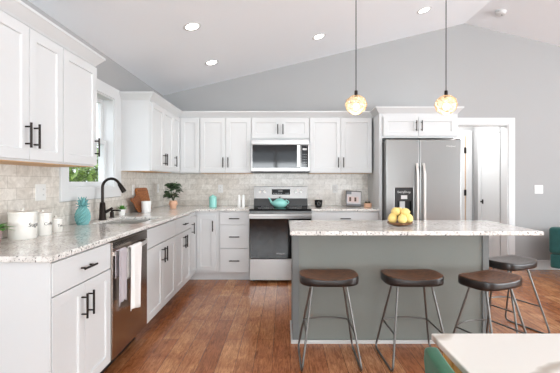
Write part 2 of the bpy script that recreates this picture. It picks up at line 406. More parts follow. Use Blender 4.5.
# sink window
def sink_window():
    t = thing('window_1', 'white framed window above the sink with greenery outside', 'window', (XL, (wy0+wy1)/2, wz0)); t['kind'] = 'structure'
    c = 0.105
    MB().plate([2.825, wy0, wy1, 3.87], [1.105, wz0, wz1, 2.205], lambda y, z: not inw(y, z), XL, XL+0.02, lambda y, z, x: (x, y, z)).build('window_casing', M['trim'], t, bevel=0.003)
    MB().plate([wy0, wy0+0.012, wy1-0.012, wy1], [wz0, wz0+0.012, wz1-0.012, wz1], lambda y, z: not (wy0+0.012 < y < wy1-0.012 and wz0+0.012 < z < wz1-0.012), XL-WT-0.01, XL+0.004, lambda y, z, x: (x, y, z)).build('jamb', M['trim'], t)
    zm = (wz0+wz1)/2
    for nm, z0, z1, x in (('lower_sash', wz0+0.012, zm+0.02, XL-0.10), ('upper_sash', zm-0.02, wz1-0.012, XL-0.135)):
        s = 0.042
        o = MB().plate([wy0+0.012, wy0+0.012+s, wy1-0.012-s, wy1-0.012], [z0, z0+s, z1-s, z1], lambda y, z: not (wy0+0.012+s < y < wy1-0.012-s and z0+s < z < z1-s), x, x+0.033, lambda y, z, xx: (xx, y, z)).build(nm, M['trim'], t, bevel=0.002)
        MB().box((x+0.014, wy0+0.012+s, z0+s), (x+0.018, wy1-0.012-s, z1-s)).build('pane', M['glass'], o)
sink_window()
def plain_window(name, label, mp, u0, u1, v0, v1, n):
    us = [u0]; s = 0.06; step = (u1-u0)/n; holes = []
    for i in range(n):
        a, c = u0+i*step+s, u0+(i+1)*step-s; us += [a, c]; holes.append((a, c))
    us.append(u1); us = sorted(set(us))
    t = thing(name, label, 'window', mp((u0+u1)/2, v0, 0.5)); t['kind'] = 'structure'
    MB().plate(us, [v0, v0+s, v1-s, v1], lambda u, v: not (v0+s < v < v1-s and any(a < u < c for a, c in holes)), 0.3, 0.7, mp).build('window_frame', M['trim'], t)
    for a, c in holes: MB().plate([a, c], [v0+s, v1-s], lambda u, v: True, 0.48, 0.52, mp).build('pane', M['glass'], t)
plain_window('window_2', 'double window in the wall of the living side', lambda u, v, w: (u, YR-WT*w, v), -1.5, 0.9, 0.7, 2.4, 2)
plain_window('window_3', 'glazed patio door in the wall of the living side', lambda u, v, w: (u, YR-WT*w, v), 1.2, 2.8, 0.0, 2.35, 2)
plain_window('window_5', 'narrow tall window in the wall of the living side', lambda u, v, w: (u, YR-WT*w, v), 5.35, 5.9, 0.4, 2.35, 1)
plain_window('window_4', 'wide window of the living side', lambda u, v, w: (XR+WT*w, u, v), -1.8, 2.4, 0.45, 2.35, 4)

# ------------------------------------------------------------------ cabinets
FX, FY = -1.103, 4.635          # door faces of the base runs
UX, UY = -1.39, 4.92            # door faces of the upper runs
left = lambda face: (lambda u, n, z: (face+n, u, z))      # faces +x, u along y
back = lambda face: (lambda u, n, z: (u, face-n, z))      # faces -y, u along x
DT = 0.02
def shaker(P, u0, u1, z0, z1, w=0.057, rec=0.009):
    b = MB(); v = lambda u, n, z: b.b.verts.new(P(u, n, z))
    def ring(i, n): return [v(u0+i, n, z0+i), v(u1-i, n, z0+i), v(u1-i, n, z1-i), v(u0+i, n, z1-i)]
    r = [ring(0, -DT), ring(0, 0), ring(w, 0), ring(w+0.003, -rec)]
    for a, c in zip(r, r[1:]):
        for i in range(4): b.b.faces.new((a[i], a[(i+1) % 4], c[(i+1) % 4], c[i]))
    b.b.faces.new(r[0]); b.b.faces.new(r[-1]); return b
def slab(P, u0, u1, z0, z1): return MB().box(P(u0, 0, z0), P(u1, -DT, z1))
def pull(P, u, z, length, vertical, parent):
    h = length/2; o = 0.032; b = MB()
    e = (lambda t, n: P(u, n, z+t)) if vertical else (lambda t, n: P(u+t, n, z))
    b.tube([e(-h, o), e(h, o)], 0.0062, 10)
    for t in (-h*0.68, h*0.68): b.tube([e(t, 0), e(t, o)], 0.0048, 8)
    b.build('handle', M['bronze'], parent, smooth=40)
def cabinet(name, label, P, u0, u1, depth, z0, z1, doors=(), drawers=(), group=None, toe=0.0, under=None, frame=None, cat='cabinet'):
    """doors: (u0,u1,z0,z1,handle_u,handle_z); drawers: (u0,u1,z0,z1) with a handle in the middle, or False as fifth"""
    a, c = P(u0, -DT, 0), P(u1, -depth, 0)
    t = thing(name, label, cat, ((a[0]+c[0])/2, (a[1]+c[1])/2, 0 if toe else z0), group); tr = 0.10 if P is PL else 0.07
    b = MB()
    if toe: b.box(P(u0, -DT-0.001, toe), P(u1, -depth, z1))
    else: b.box(P(u0, -DT-0.001, z0), P(u1, -depth, z1))
    b.build('body', M['cab'], t)
    if toe: MB().box(P(u0, -DT-tr, 0), P(u1, -depth, toe)).build('toe_kick', M['toe'], t)
    if under: MB().box(P(u0+0.003, -DT-0.004, z0-0.004), P(u1-0.003, -depth, z0)).build('underside', M['ply'], t)
    for d in doors:
        o = shaker(P, *d[:4]).build('door', M['cab'], t, bevel=0.0015)
        if d[4] is not None: pull(P, d[4], d[5], 0.135, True, o)
    for d in drawers:
        o = slab(P, *d[:4]).build('drawer', M['cab'], t, bevel=0.0025)
        if len(d) < 5: pull(P, (d[0]+d[1])/2, (d[2]+d[3])/2, 0.13, False, o)
    return t
g = 0.002
# --- base run beside the window
PL, PB = left(FX), back(FY); BT = 0.884; TK = 0.105; LD = FX-XL-0.012
nc = cabinet('base_cabinet', 'white base cabinet at the counter end nearest the dining table, one drawer over two doors', PL, 1.747, 2.345, LD, 0, BT, toe=TK,
        doors=[(1.752, 2.04-g, 0.115, 0.705, 2.04-0.034, 0.585), (2.04+g, 2.342, 0.115, 0.705, 2.04+0.034, 0.585)], drawers=[(1.752, 2.342, 0.711, 0.872)])
MB().box((XL+0.012, 1.737, 0), (FX-0.002, 1.7465, BT)).build('end_panel', M['cab'], nc)
cabinet('sink_cabinet', 'white sink base cabinet right of the dishwasher with a plain false front', PL, 2.957, 3.748, LD, 0, BT-0.25, toe=TK,
        doors=[(2.962, 3.352-g, 0.115, 0.705, 3.352-0.034, 0.60), (3.352+g, 3.745, 0.115, 0.705, 3.352+0.034, 0.60)], drawers=[(2.962, 3.745, 0.711, 0.872, False)])
cabinet('base_cabinet', 'white base cabinet between the sink and the room corner, drawer over paired doors', PL, 3.75, 4.36, LD, 0, BT, toe=TK,
        doors=[(3.753, 4.055-g, 0.115, 0.705, 4.055-0.034, 0.60), (4.055+g, 4.357, 0.115, 0.705, 4.055+0.034, 0.60)], drawers=[(3.753, 4.357, 0.711, 0.872)])
# corner cabinet: an L shaped body with two doors meeting at the inner corner
def corner_base():
    t = thing('corner_cabinet', 'white corner base cabinet with two tall doors meeting at the inner corner', 'cabinet', (-1.3, 4.8, 0))
    f = lambda x, y: x < FX-DT or y > FY+DT
    MB().plate([XL+0.012, FX-DT, -0.812], [4.362, FY+DT, YB-0.012], f, TK, BT, lambda x, y, z: (x, y, z)).build('body', M['cab'], t)
    MB().plate([XL+0.012, FX-DT-0.10, -0.812], [4.362, FY+DT+0.07, YB-0.012], lambda x, y: x < FX-DT-0.10 or y > FY+DT+0.07, 0, TK, lambda x, y, z: (x, y, z)).build('toe_kick', M['toe'], t)
    o = shaker(PL, 4.366, FY-0.004, 0.14, 0.835, 0.045).build('door', M['cab'], t, bevel=0.0015); pull(PL, 4.395, 0.70, 0.135, True, o)
    o = shaker(PB, FX+0.004, -0.868, 0.14, 0.835, 0.05).build('door', M['cab'], t, bevel=0.0015); pull(PB, -0.895, 0.70, 0.135, True, o)
corner_base()
cabinet('drawer_cabinet', 'white three-drawer base cabinet left of the range', PB, -0.81, -0.437, YB-FY-0.012, 0, BT, toe=TK, 
        drawers=[(-0.807, -0.44, 0.715, 0.872), (-0.807, -0.44, 0.418, 0.709), (-0.807, -0.44, 0.115, 0.412)])
cabinet('drawer_cabinet', 'white base cabinet right of the range under the dark cup and the photo', PB, 0.345, 1.196, YB-FY-0.012, 0, BT, toe=TK,
        doors=[(0.349, 0.768, 0.115, 0.709, 0.735, 0.6), (0.772, 1.192, 0.115, 0.709, 0.805, 0.6)], drawers=[(0.349, 1.192, 0.715, 0.872)])
# --- upper cabinets
ZU, ZT, ZD0, ZD1, HZ = 1.372, 2.134, 1.382, 2.103, 1.512
QL, QB = left(UX), back(UY); UD = UX-XL-0.001; HB = YB-UY-0.001
cabinet('wall_cabinet', 'white two-door upper cabinet at the near end of the window wall, above the canisters', QL, 1.70, 2.318, UD, ZU, ZT,
        doors=[(1.703, 2.012-g, ZD0, ZD1, 2.012-0.034, HZ), (2.012+g, 2.315, ZD0, ZD1, 2.012+0.034, HZ)], under=1)
cabinet('wall_cabinet', 'white single-door upper cabinet just before the window with its handle beside the glass', QL, 2.32, 2.738, UD, ZU, ZT,
        doors=[(2.323, 2.735, ZD0, ZD1, 2.735-0.03, HZ)], under=1)
cabinet('wall_cabinet', 'white upper cabinet past the window on the side wall, two narrow doors', QL, 3.872, 4.632, UD, ZU, ZT,
        doors=[(3.879, 4.262-g, ZD0, ZD1, 4.262-0.03, HZ), (4.262+g, 4.629, ZD0, ZD1, 4.262+0.03, HZ)], under=1)
def corner_upper():
    t = thing('corner_wall_cabinet', 'white corner upper cabinet where the two wall runs meet, above the potted plant', 'cabinet', (-1.4, 5.0, ZU))
    MB().plate([XL+0.001, UX-DT, -1.128], [4.634, UY+DT, YB-0.001], lambda x, y: x < UX-DT or y > UY+DT, ZU, ZT, lambda x, y, z: (x, y, z)).build('body', M['cab'], t)
    o = shaker(QL, 4.637, UY-0.004, ZD0, ZD1, 0.05).build('door', M['cab'], t, bevel=0.0015); pull(QL, 4.665, HZ, 0.135, True, o)
    shaker(QB, UX+0.004, -1.132, ZD0, ZD1).build('door', M['cab'], t, bevel=0.0015)
corner_upper()
cabinet('wall_cabinet', 'white two-door upper cabinet left of the microwave, above the mint canister', QB, -1.125, -0.438, HB, ZU, ZT,
        doors=[(-1.12, -0.78-g, ZD0, ZD1, -0.78-0.034, HZ), (-0.78+g, -0.442, ZD0, ZD1, -0.78+0.034, HZ)], under=1)
cabinet('wall_cabinet', 'short white two-door cabinet above the microwave', QB, -0.436, 0.339, HB, 1.81, ZT,
        doors=[(-0.432, -0.048-g, 1.84, ZD1, -0.048-0.034, 1.955), (-0.048+g, 0.335, 1.84, ZD1, -0.048+0.034, 1.955)])
cabinet('wall_cabinet', 'white two-door upper cabinet between the microwave and the fridge', QB, 0.341, 1.178, HB, ZU, ZT,
        doors=[(0.347, 0.76-g, ZD0, ZD1, 0.76-0.034, HZ), (0.76+g, 1.174, ZD0, ZD1, 0.76+0.034, HZ)], under=1)
# fridge surround
def fridge_cab():
    P = back(4.62)
    t = cabinet('fridge_cabinet', 'wide white two-door cabinet above the fridge', P, 1.241, 2.19, 0.63, 1.808, ZT,
            doors=[(1.25, 1.69-g, 1.83, 2.07, 1.69-0.034, 1.955), (1.69+g, 2.16, 1.83, 2.07, 1.69+0.034, 1.955)])
    tag(MB().box((1.20, 4.642, 0), (1.24, YB-0.001, ZT)).build('fridge_side_panel', M['cab'], bevel=0.002), 'tall white side panel on the range side of the fridge', 'panel')
fridge_cab()
# crown mouldings swept round the cabinet tops
def crown(path, label):
    prof = [(0.0015, 0), (0.004, 0), (0.012, 0.012), (0.05, 0.058), (0.056, 0.062), (0.056, 0.078), (0.0015, 0.078)]
    P = [Vector(p) for p in path]; rings = []
    nr = lambda a, c: Vector(((c-a).y, -(c-a).x)).normalized()
    for i, p in enumerate(P):
        if i == 0: n = nr(P[0], P[1])
        elif i == len(P)-1: n = nr(P[-2], P[-1])
        else:
            a, c = nr(P[i-1], p), nr(p, P[i+1]); n = (a+c)/(1+a.dot(c))
        rings.append([(p.x+n.x*o, p.y+n.y*o, 2.116+z) for o, z in prof])
    tag(MB().loft(rings).build('crown_moulding', M['cab']), label, 'moulding')
crown([(UX-DT, 1.70), (UX-DT, 2.738), (XL+0.001, 2.738)], 'white crown moulding above the upper cabinets before the window')
crown([(XL+0.001, 3.872), (UX-DT, 3.872), (UX-DT, UY+DT), (1.20, UY+DT), (1.20, 4.64), (2.19, 4.64), (2.19, YB-0.001)], 'long white crown moulding running from past the window to the fridge')

# ------------------------------------------------------------------ worktops, sink
SX0, SX1, SY0, SY1 = -1.60, -1.20, 3.02, 3.60
CX, CY = -1.083, 4.612
f = lambda x, y: (x < CX or y > CY) and not (SX0 < x < SX1 and SY0 < y < SY1)
tag(MB().plate([XL+0.0085, SX0, SX1, CX, -0.436], [1.711, SY0, SY1, CY, YB-0.0085], f, 0.885, 0.914, lambda x, y, z: (x, y, z)).build('countertop', M['granite'], bevel=0.006, seg=3),
    'L-shaped speckled granite countertop with the sink, along the window wall', 'countertop')
tag(MB().box((0.344, CY, 0.885), (1.199, YB-0.0085, 0.914)).build('countertop', M['granite'], bevel=0.006, seg=3), 'short granite countertop between the range and the fridge', 'countertop')
def sink():
    b = MB(); e = 0.012; z0, z1 = 0.68, 0.884
    b.plate([SX0-e, SX0+0.004, SX1-0.004, SX1+e], [SY0-e, SY0+0.004, SY1-0.004, SY1+e], lambda x, y: not (SX0+0.004 < x < SX1-0.004 and SY0+0.004 < y < SY1-0.004), z0, z1, lambda x, y, z: (x, y, z))
    b.box((SX0-e, SY0-e, z0-0.01), (SX1+e, SY1+e, z0))
    tag(b.build('kitchen_sink', M['steel_light'], bevel=0.004), 'stainless undermount sink below the window', 'sink')
sink()
def faucet():
    x, y = -1.632, 3.31
    t = thing('faucet', 'tall black gooseneck faucet at the sink', 'faucet', (x, y, 0.914))
    MB().lathe([(0.034, 0), (0.034, 0.008), (0.031, 0.016), (0.0235, 0.15), (0.018, 0.16)], (x, y, 0.914)).build('base', M['bronze'], t, smooth=35)
    R = 0.078; zc = 1.208
    p = [(x, y, 1.06), (x, y, 1.12), (x, y, 1.17)] + [(x+R-R*math.cos(a), y, zc+R*math.sin(a)) for a in [PI*k/14 for k in range(0, 13)]]
    MB().tube(p, 0.0125, 14).build('spout', M['bronze'], t, smooth=50)
    a = p[-1]; d = (Vector(p[-1])-Vector(p[-2])).normalized()
    q = [Vector(a)+d*s for s in (-0.004, 0.01, 0.03, 0.085, 0.09)]
    MB().tube(q, [0.0135, 0.0175, 0.019, 0.023, 0.02], 14).build('spray_head', M['bronze'], t, smooth=40)
    MB().tube([(x+0.02, y, 0.985), (x+0.035, y+0.004, 0.99), (x+0.085, y+0.012, 1.022)], [0.014, 0.014, 0.011], 10).build('lever', M['bronze'], t, smooth=50)
faucet()
def dispenser():
    x, y = -1.655, 3.54
    t = thing('soap_dispenser', 'black soap pump set in the counter right of the faucet', 'soap dispenser', (x, y, 0.914))
    MB().lathe([(0.024, 0), (0.024, 0.006), (0.018, 0.01), (0.018, 0.052), (0.012, 0.056), (0.012, 0.072)], (x, y, 0.914)).build('base', M['bronze'], t, smooth=35)
    MB().tube([(x, y, 0.98), (x+0.03, y, 0.984), (x+0.085, y, 0.978)], [0.009, 0.007, 0.006]).build('nozzle', M['bronze'], t, smooth=50)
dispenser()

# ------------------------------------------------------------------ appliances
def text_mesh(body, size, m, parent, mp, name='lettering', depth=0.0006, align='CENTER'):
    cu = bpy.data.curves.new('text_source', 'FONT'); cu.body = body; cu.size = size; cu.align_x = align; cu.align_y = 'CENTER'; cu.extrude = depth; cu.resolution_u = 3
    o = bpy.data.objects.new('text_source', cu); COL.objects.link(o)
    dg = bpy.context.evaluated_depsgraph_get(); me = bpy.data.meshes.new_from_object(o.evaluated_get(dg))
    bpy.data.objects.remove(o); b = MB(); b.b.from_mesh(me); bpy.data.meshes.remove(me)
    for v in b.b.verts: v.co = Vector(mp(*v.co))
    return b.build(name, m, parent)
def dishwasher():
    y0, y1 = 2.349, 2.953; P = PL
    t = thing('dishwasher', 'stainless dishwasher under the counter with towels on its handle', 'dishwasher', (FX-0.3, 2.65, 0))
    MB().box((XL+0.02, y0, 0.11), (FX-0.03, y1, 0.874)).build('body', M['darkside'], t)
    MB().box((FX-0.03, y0+0.002, 0.115), (FX+0.006, y1-0.002, 0.872)).build('door', M['steel_dw'], t, bevel=0.004)
    MB().box((XL+0.05, y0+0.004, 0), (FX-0.09, y1-0.004, 0.11)).build('toe_kick', M['black'], t)
    n = 16; p = [(FX+0.006+0.04*math.sin(PI*k/n)**0.6, y0+0.018+(y1-y0-0.036)*k/n, 0.795) for k in range(n+1)]
    b = MB(); rings = []
    for x, y, z in p: rings.append([(x-0.006, y, z-0.013), (x+0.006, y, z-0.012), (x+0.006, y, z+0.012), (x-0.006, y, z+0.013)])
    b.loft(rings).build('handle', M['steel_light'], t, smooth=40)
dishwasher()
def towel(label, m, y0, y1, drop, dback, seed, amp=0.007):
    random.seed(seed); nu = 40; ph = random.random()*6; rows = []
    prof = []
    xo = FX+0.006+0.04*math.sin(PI*((y0+y1)/2-2.367)/0.568)**0.6      # handle position here
    for k in range(9): prof.append((xo-0.013, 0.795-dback*(1-k/8), 0.2))
    for k in range(1, 8): a = PI-PI*k/8; prof.append((xo+0.013*math.cos(a), 0.806+0.012*math.sin(a), 0.25))
    for k in range(0, 19): prof.append((xo+0.013-0.006*k/18, 0.795-drop*k/18, 0.25+0.75*k/18))
    for x, z, w in prof:
        r = []
        for i in range(nu+1):
            s = i/nu; y = y0+(y1-y0)*(0.5+(s-0.5)*(1-0.10*w))
            q = math.sin(s*13+ph)*0.6+math.sin(s*23+ph*2)*0.4
            r.append((x+(q*amp*w if x > xo-0.005 else q*0.001), y, z-(0.012*math.sin(s*5+ph)*(w > 0.98))))
        rows.append(r)
    b = MB(); b.loft(rows, cap=False, closed=False)
    o = b.build('dish_towel', m, smooth=80); d = o.modifiers.new('cloth', 'SOLIDIFY'); d.thickness = 0.004; d.offset = 0
    tag(o, label, 'towel')
towel('mauve grey dish towel hanging at the near end of the dishwasher handle', M['towel_g'], 2.375, 2.485, 0.33, 0.16, 3, 0.009)
towel('white dish towel hanging at the far end of the dishwasher handle', M['towel_w'], 2.515, 2.71, 0.43, 0.2, 5, 0.008)

def kitchen_range():
    x0, x1 = -0.432, 0.340; xc = (x0+x1)/2
    t = thing('kitchen_range', 'stainless electric range with black glass oven door', 'range', (xc, 4.9, 0))
    MB().box((x0+0.004, 4.60, 0.03), (x1-0.004, 5.24, 0.893)).build('body', M['darkside'], t)
    MB().box((x0, 4.575, 0.893), (x1, 5.18, 0.916)).build('cooktop', M['blackgl'], t, bevel=0.004)
    for cx, cy, r in ((x0+0.2, 4.74, 0.1), (x1-0.2, 4.74, 0.085), (x0+0.2, 5.02, 0.075), (x1-0.2, 5.02, 0.1)):
        MB().tube([(cx+r*math.cos(2*PI*k/32), cy+r*math.sin(2*PI*k/32), 0.9158) for k in range(32)], 0.0012, 4, loop=True).build('burner_ring', M['greyprint'], t)
    # backguard
    bg_ = MB().prism([(5.13, 0.916), (5.24, 0.916), (5.24, 1.19), (5.165, 1.19), (5.15, 1.03), (5.14, 1.02)], 'x', x0+0.012, x1-0.012)
    o = bg_.build('backguard', M['black'], t, bevel=0.003)
    s = MB().prism([(5.142, 1.02), (5.16, 1.02), (5.172, 1.187), (5.157, 1.187)], 'x', x0+0.013, x1-0.013).build('control_panel', M['steel_bg'], o)
    PP = lambda u, z, d=0.0: (u, 5.142+0.015*(z-1.02)/0.167-d, z)
    MB().loft([[PP(-0.17, 1.075, 0.0), PP(0.085, 1.075, 0.0), PP(0.085, 1.15, 0.0), PP(-0.17, 1.15, 0.0)], [PP(-0.17, 1.075, 0.003), PP(0.085, 1.075, 0.003), PP(0.085, 1.15, 0.003), PP(-0.17, 1.15, 0.003)]]).build('display', M['blackgl'], o)
    for k in range(6): MB().box(PP(-0.15+k*0.022, 1.088, 0.0035), PP(-0.139+k*0.022, 1.095, 0.0045)).build('touch_key', M['greyprint'], o)
    for k in range(4): MB().box(PP(0.02+k*0.014, 1.09, 0.0035), PP(0.027+k*0.014, 1.097, 0.0045)).build('touch_key', M['greyprint'], o)
    MB().box(PP(-0.08, 1.115, 0.0035), PP(-0.02, 1.135, 0.0045)).build('clock_display', M['slot'], o)
    for ku in (-0.335, -0.27, 0.165, 0.235):
        c = PP(ku, 1.115); MB().tube([c, (c[0], c[1]-0.022, c[2]-0.002)], [0.019, 0.016], 16).build('knob', M['steel_light'], o, smooth=40)
    # oven door with full black window, towel-bar handle and drawer
    d = MB().box((x0+0.004, 4.555, 0.305), (x1-0.004, 4.60, 0.872)).build('oven_door', M['blackgl'], t, bevel=0.004)
    MB().box((x0+0.004, 4.553, 0.80), (x1-0.004, 4.556, 0.872)).build('door_strip', M['steel_h'], d)
    h = MB(); h.loft([[(x, 4.50, 0.826), (x, 4.525, 0.820), (x, 4.532, 0.845), (x, 4.525, 0.870), (x, 4.50, 0.864)] for x in (x0, x1)])
    for hx in (x0+0.04, x1-0.04): h.box((hx-0.014, 4.525, 0.83), (hx+0.014, 4.556, 0.86))
    h.build('handle', M['steel_h'], d, bevel=0.004)
    text_mesh('Whirlpool', 0.024, M['greyprint'], d, lambda a, c, e: (xc-0.0+a, 4.5545-e, 0.365+c))
    MB().box((x0+0.004, 4.558, 0.035), (x1-0.004, 4.60, 0.298)).build('storage_drawer', M['steel_h'], t, bevel=0.004)
    for fx in (x0+0.05, x1-0.05):
        for fy in (4.66, 5.18): MB().lathe([(0.018, 0), (0.018, 0.03)], (fx, fy, 0)).build('foot', M['black'], t)
kitchen_range()
def microwave():
    x0, x1, y0, z0, z1 = -0.432, 0.335, 4.85, 1.375, 1.806
    t = thing('microwave', 'stainless over-the-range microwave with dark window', 'microwave', ((x0+x1)/2, 5.05, z0))
    MB().box((x0, y0+0.03, z0+0.012), (x1, YB-0.0085, z1)).build('body', M['darkside'], t)
    MB().box((x0+0.01, y0+0.02, z0), (x1-0.01, YB-0.03, z0+0.012)).build('grease_vent', M['black'], t)
    MB().box((x0, y0, z1-0.06), (x1, y0+0.03, z1)).build('top_vent_strip', M['steel_h'], t, bevel=0.003)
    d = MB().box((x0, y0, z0+0.018), (0.215, y0+0.03, z1-0.062)).build('door', M['steel_h'], t, bevel=0.003)
    MB().plate([x0+0.014, x0+0.055, 0.125, 0.213], [z0+0.062, z0+0.10, z1-0.095, z1-0.066], lambda x, z: not (x0+0.055 < x < 0.125 and z0+0.10 < z < z1-0.095), y0-0.003, y0, lambda x, z, y: (x, y, z)).build('window_border', M['blackgl'], d)
    MB().box((x0+0.055, y0-0.002, z0+0.10), (0.125, y0, z1-0.095)).build('window_glass', M['blackgl'], d)
    h = MB().loft([[(0.172, y0-0.03, z), (0.206, y0-0.03, z), (0.206, y0-0.022, z), (0.172, y0-0.022, z)] for z in (z0+0.075, z1-0.07)])
    for z in (z0+0.10, z1-0.1): h.box((0.18, y0-0.024, z-0.012), (0.198, y0, z+0.012))
    h.build('handle', M['steel_light'], d, bevel=0.003)
    c = MB().box((0.217, y0, z0+0.018), (x1, y0+0.03, z1-0.062)).build('control_panel', M['steel_h'], t, bevel=0.003)
    MB().box((0.225, y0-0.002, z0+0.066), (x1-0.016, y0, z1-0.068)).build('control_glass', M['blackgl'], c)
    k = MB().box((0.245, y0-0.0035, z1-0.135), (0.3, y0-0.002, z1-0.11))
    k.build('clock_display', M['greyprint'], c)
    for i in range(3):
        for j in range(5): MB().box((0.246+i*0.021, y0-0.003, z0+0.1+j*0.034), (0.257+i*0.021, y0-0.002, z0+0.108+j*0.034)).build('touch_key', M['slot'], c)
microwave()
def fridge():
    x0, x1, yf, z1 = 1.250, 2.168, 4.50, 1.772; xs = 1.660
    t = thing('refrigerator', 'stainless side-by-side refrigerator with a black water dispenser', 'refrigerator', ((x0+x1)/2, 4.9, 0))
    MB().box((x0+0.006, yf+0.08, 0.03), (x1-0.006, YB-0.03, 1.755)).build('body', M['darkside'], t, bevel=0.004)
    MB().box((x0+0.02, yf+0.10, 0), (x1-0.02, YB-0.1, 0.03)).build('base_grille', M['black'], t)
    for hx in (x0+0.03, x1-0.03): MB().box((hx-0.028, yf+0.02, 1.7545), (hx+0.028, yf+0.14, 1.782)).build('hinge_cover', M['black'], t, bevel=0.004)
    dz0, dz1, dxa, dxb = 0.80, 1.178, 1.355, 1.578       # dispenser
    L = MB().plate([x0, dxa, dxb, xs-0.003], [0.05, dz0, dz1, z1], lambda x, z: not (dxa < x < dxb and dz0 < z < dz1), yf, yf+0.072, lambda x, z, y: (x, y, z)).build('freezer_door', M['steel'], t, bevel=0.008, seg=3)
    R = MB().box((xs+0.003, yf, 0.05), (x1, yf+0.072, z1)).build('fridge_door', M['steel'], t, bevel=0.008, seg=3)
    D = MB().plate([dxa, dxa+0.018, dxb-0.018, dxb], [dz0, dz0+0.03, 1.02, dz1], lambda x, z: not (dxa+0.018 < x < dxb-0.018 and dz0+0.03 < z < 1.02), yf-0.004, yf+0.02, lambda x, z, y: (x, y, z)).build('dispenser', M['black'], L, bevel=0.003)
    MB().box((dxa, yf+0.06, dz0), (dxb, yf+0.07, dz1)).build('dispenser_recess', M['black'], L)
    text_mesh('EveryDrop', 0.036, M['greyprint'], L, lambda a, c, e: ((dxa+dxb)/2+a, yf-0.005-e, 1.13+c))
    MB().box((1.43, yf-0.006, 1.045), (1.505, yf-0.004, 1.09)).build('dispenser_display', M['greyprint'], L)
    MB().box((1.425, yf+0.03, 0.93), (1.49, yf+0.045, 1.015)).build('dispenser_paddle', M['greyprint'], L, bevel=0.003)
    MB().box((dxa+0.018, yf-0.002, 0.83), (dxb-0.018, yf+0.06, 0.838)).build('drip_tray', M['display'], L)
    for door, hx in ((L, xs-0.042), (R, xs+0.042)):
        n = 14; p = [(hx, yf-0.012-0.045*min(1, math.sin(PI*k/n)*2.2), 0.56+(1.485-0.56)*k/n) for k in range(n+1)]
        h = MB().loft([[(x-0.014, y-0.008, z), (x+0.014, y-0.008, z), (x+0.014, y+0.010, z), (x-0.014, y+0.010, z)] for x, y, z in p])
        for z in (0.575, 1.47): h.box((hx-0.012, yf-0.012, z-0.015), (hx+0.012, yf+0.002, z+0.015))
        h.build('handle', M['steel_light'], door, bevel=0.004, smooth=40)
    text_mesh('Whirlpool', 0.026, M['steel_light'], R, lambda a, c, e: (2.04+a, yf-0.001-e, 1.69+c), name='badge')
fridge()

# ------------------------------------------------------------------ island and stools
IX0, IX1, IY0, IY1 = 0.066, 1.598, 2.868, 3.262
t = thing('kitchen_island', 'sage grey kitchen island base behind the bar stools', 'kitchen island', ((IX0+IX1)/2, 3.06, 0))
MB().box((IX0+0.012, IY0+0.012, 0), (IX1-0.012, IY1-0.012, 0.884)).build('body', M['island'], t)
for x in (IX0, IX1-0.05): MB().box((x, IY0, 0.02), (x+0.05, IY0+0.05, 0.884)).build('corner_post', M['islandtrim'], t, bevel=0.002)
for x in (IX0, IX1-0.05): MB().box((x, IY1-0.05, 0.02), (x+0.05, IY1, 0.884)).build('corner_post', M['islandtrim'], t, bevel=0.002)
MB().plate([IX0-0.012, IX0+0.001, IX1-0.001, IX1+0.012], [IY0-0.012, IY0+0.001, IY1-0.001, IY1+0.012], lambda x, y: not (IX0+0.001 < x < IX1-0.001 and IY0+0.001 < y < IY1-0.001), 0, 0.028, lambda x, y, z: (x, y, z)).build('shoe_moulding', M['shoe'], t, bevel=0.003)
tag(MB().box((0.042, 2.562, 0.8845), (1.81, 3.287, 0.914)).build('island_countertop', M['granite'], bevel=0.006, seg=3), 'speckled granite island countertop overhanging the bar stools', 'countertop')

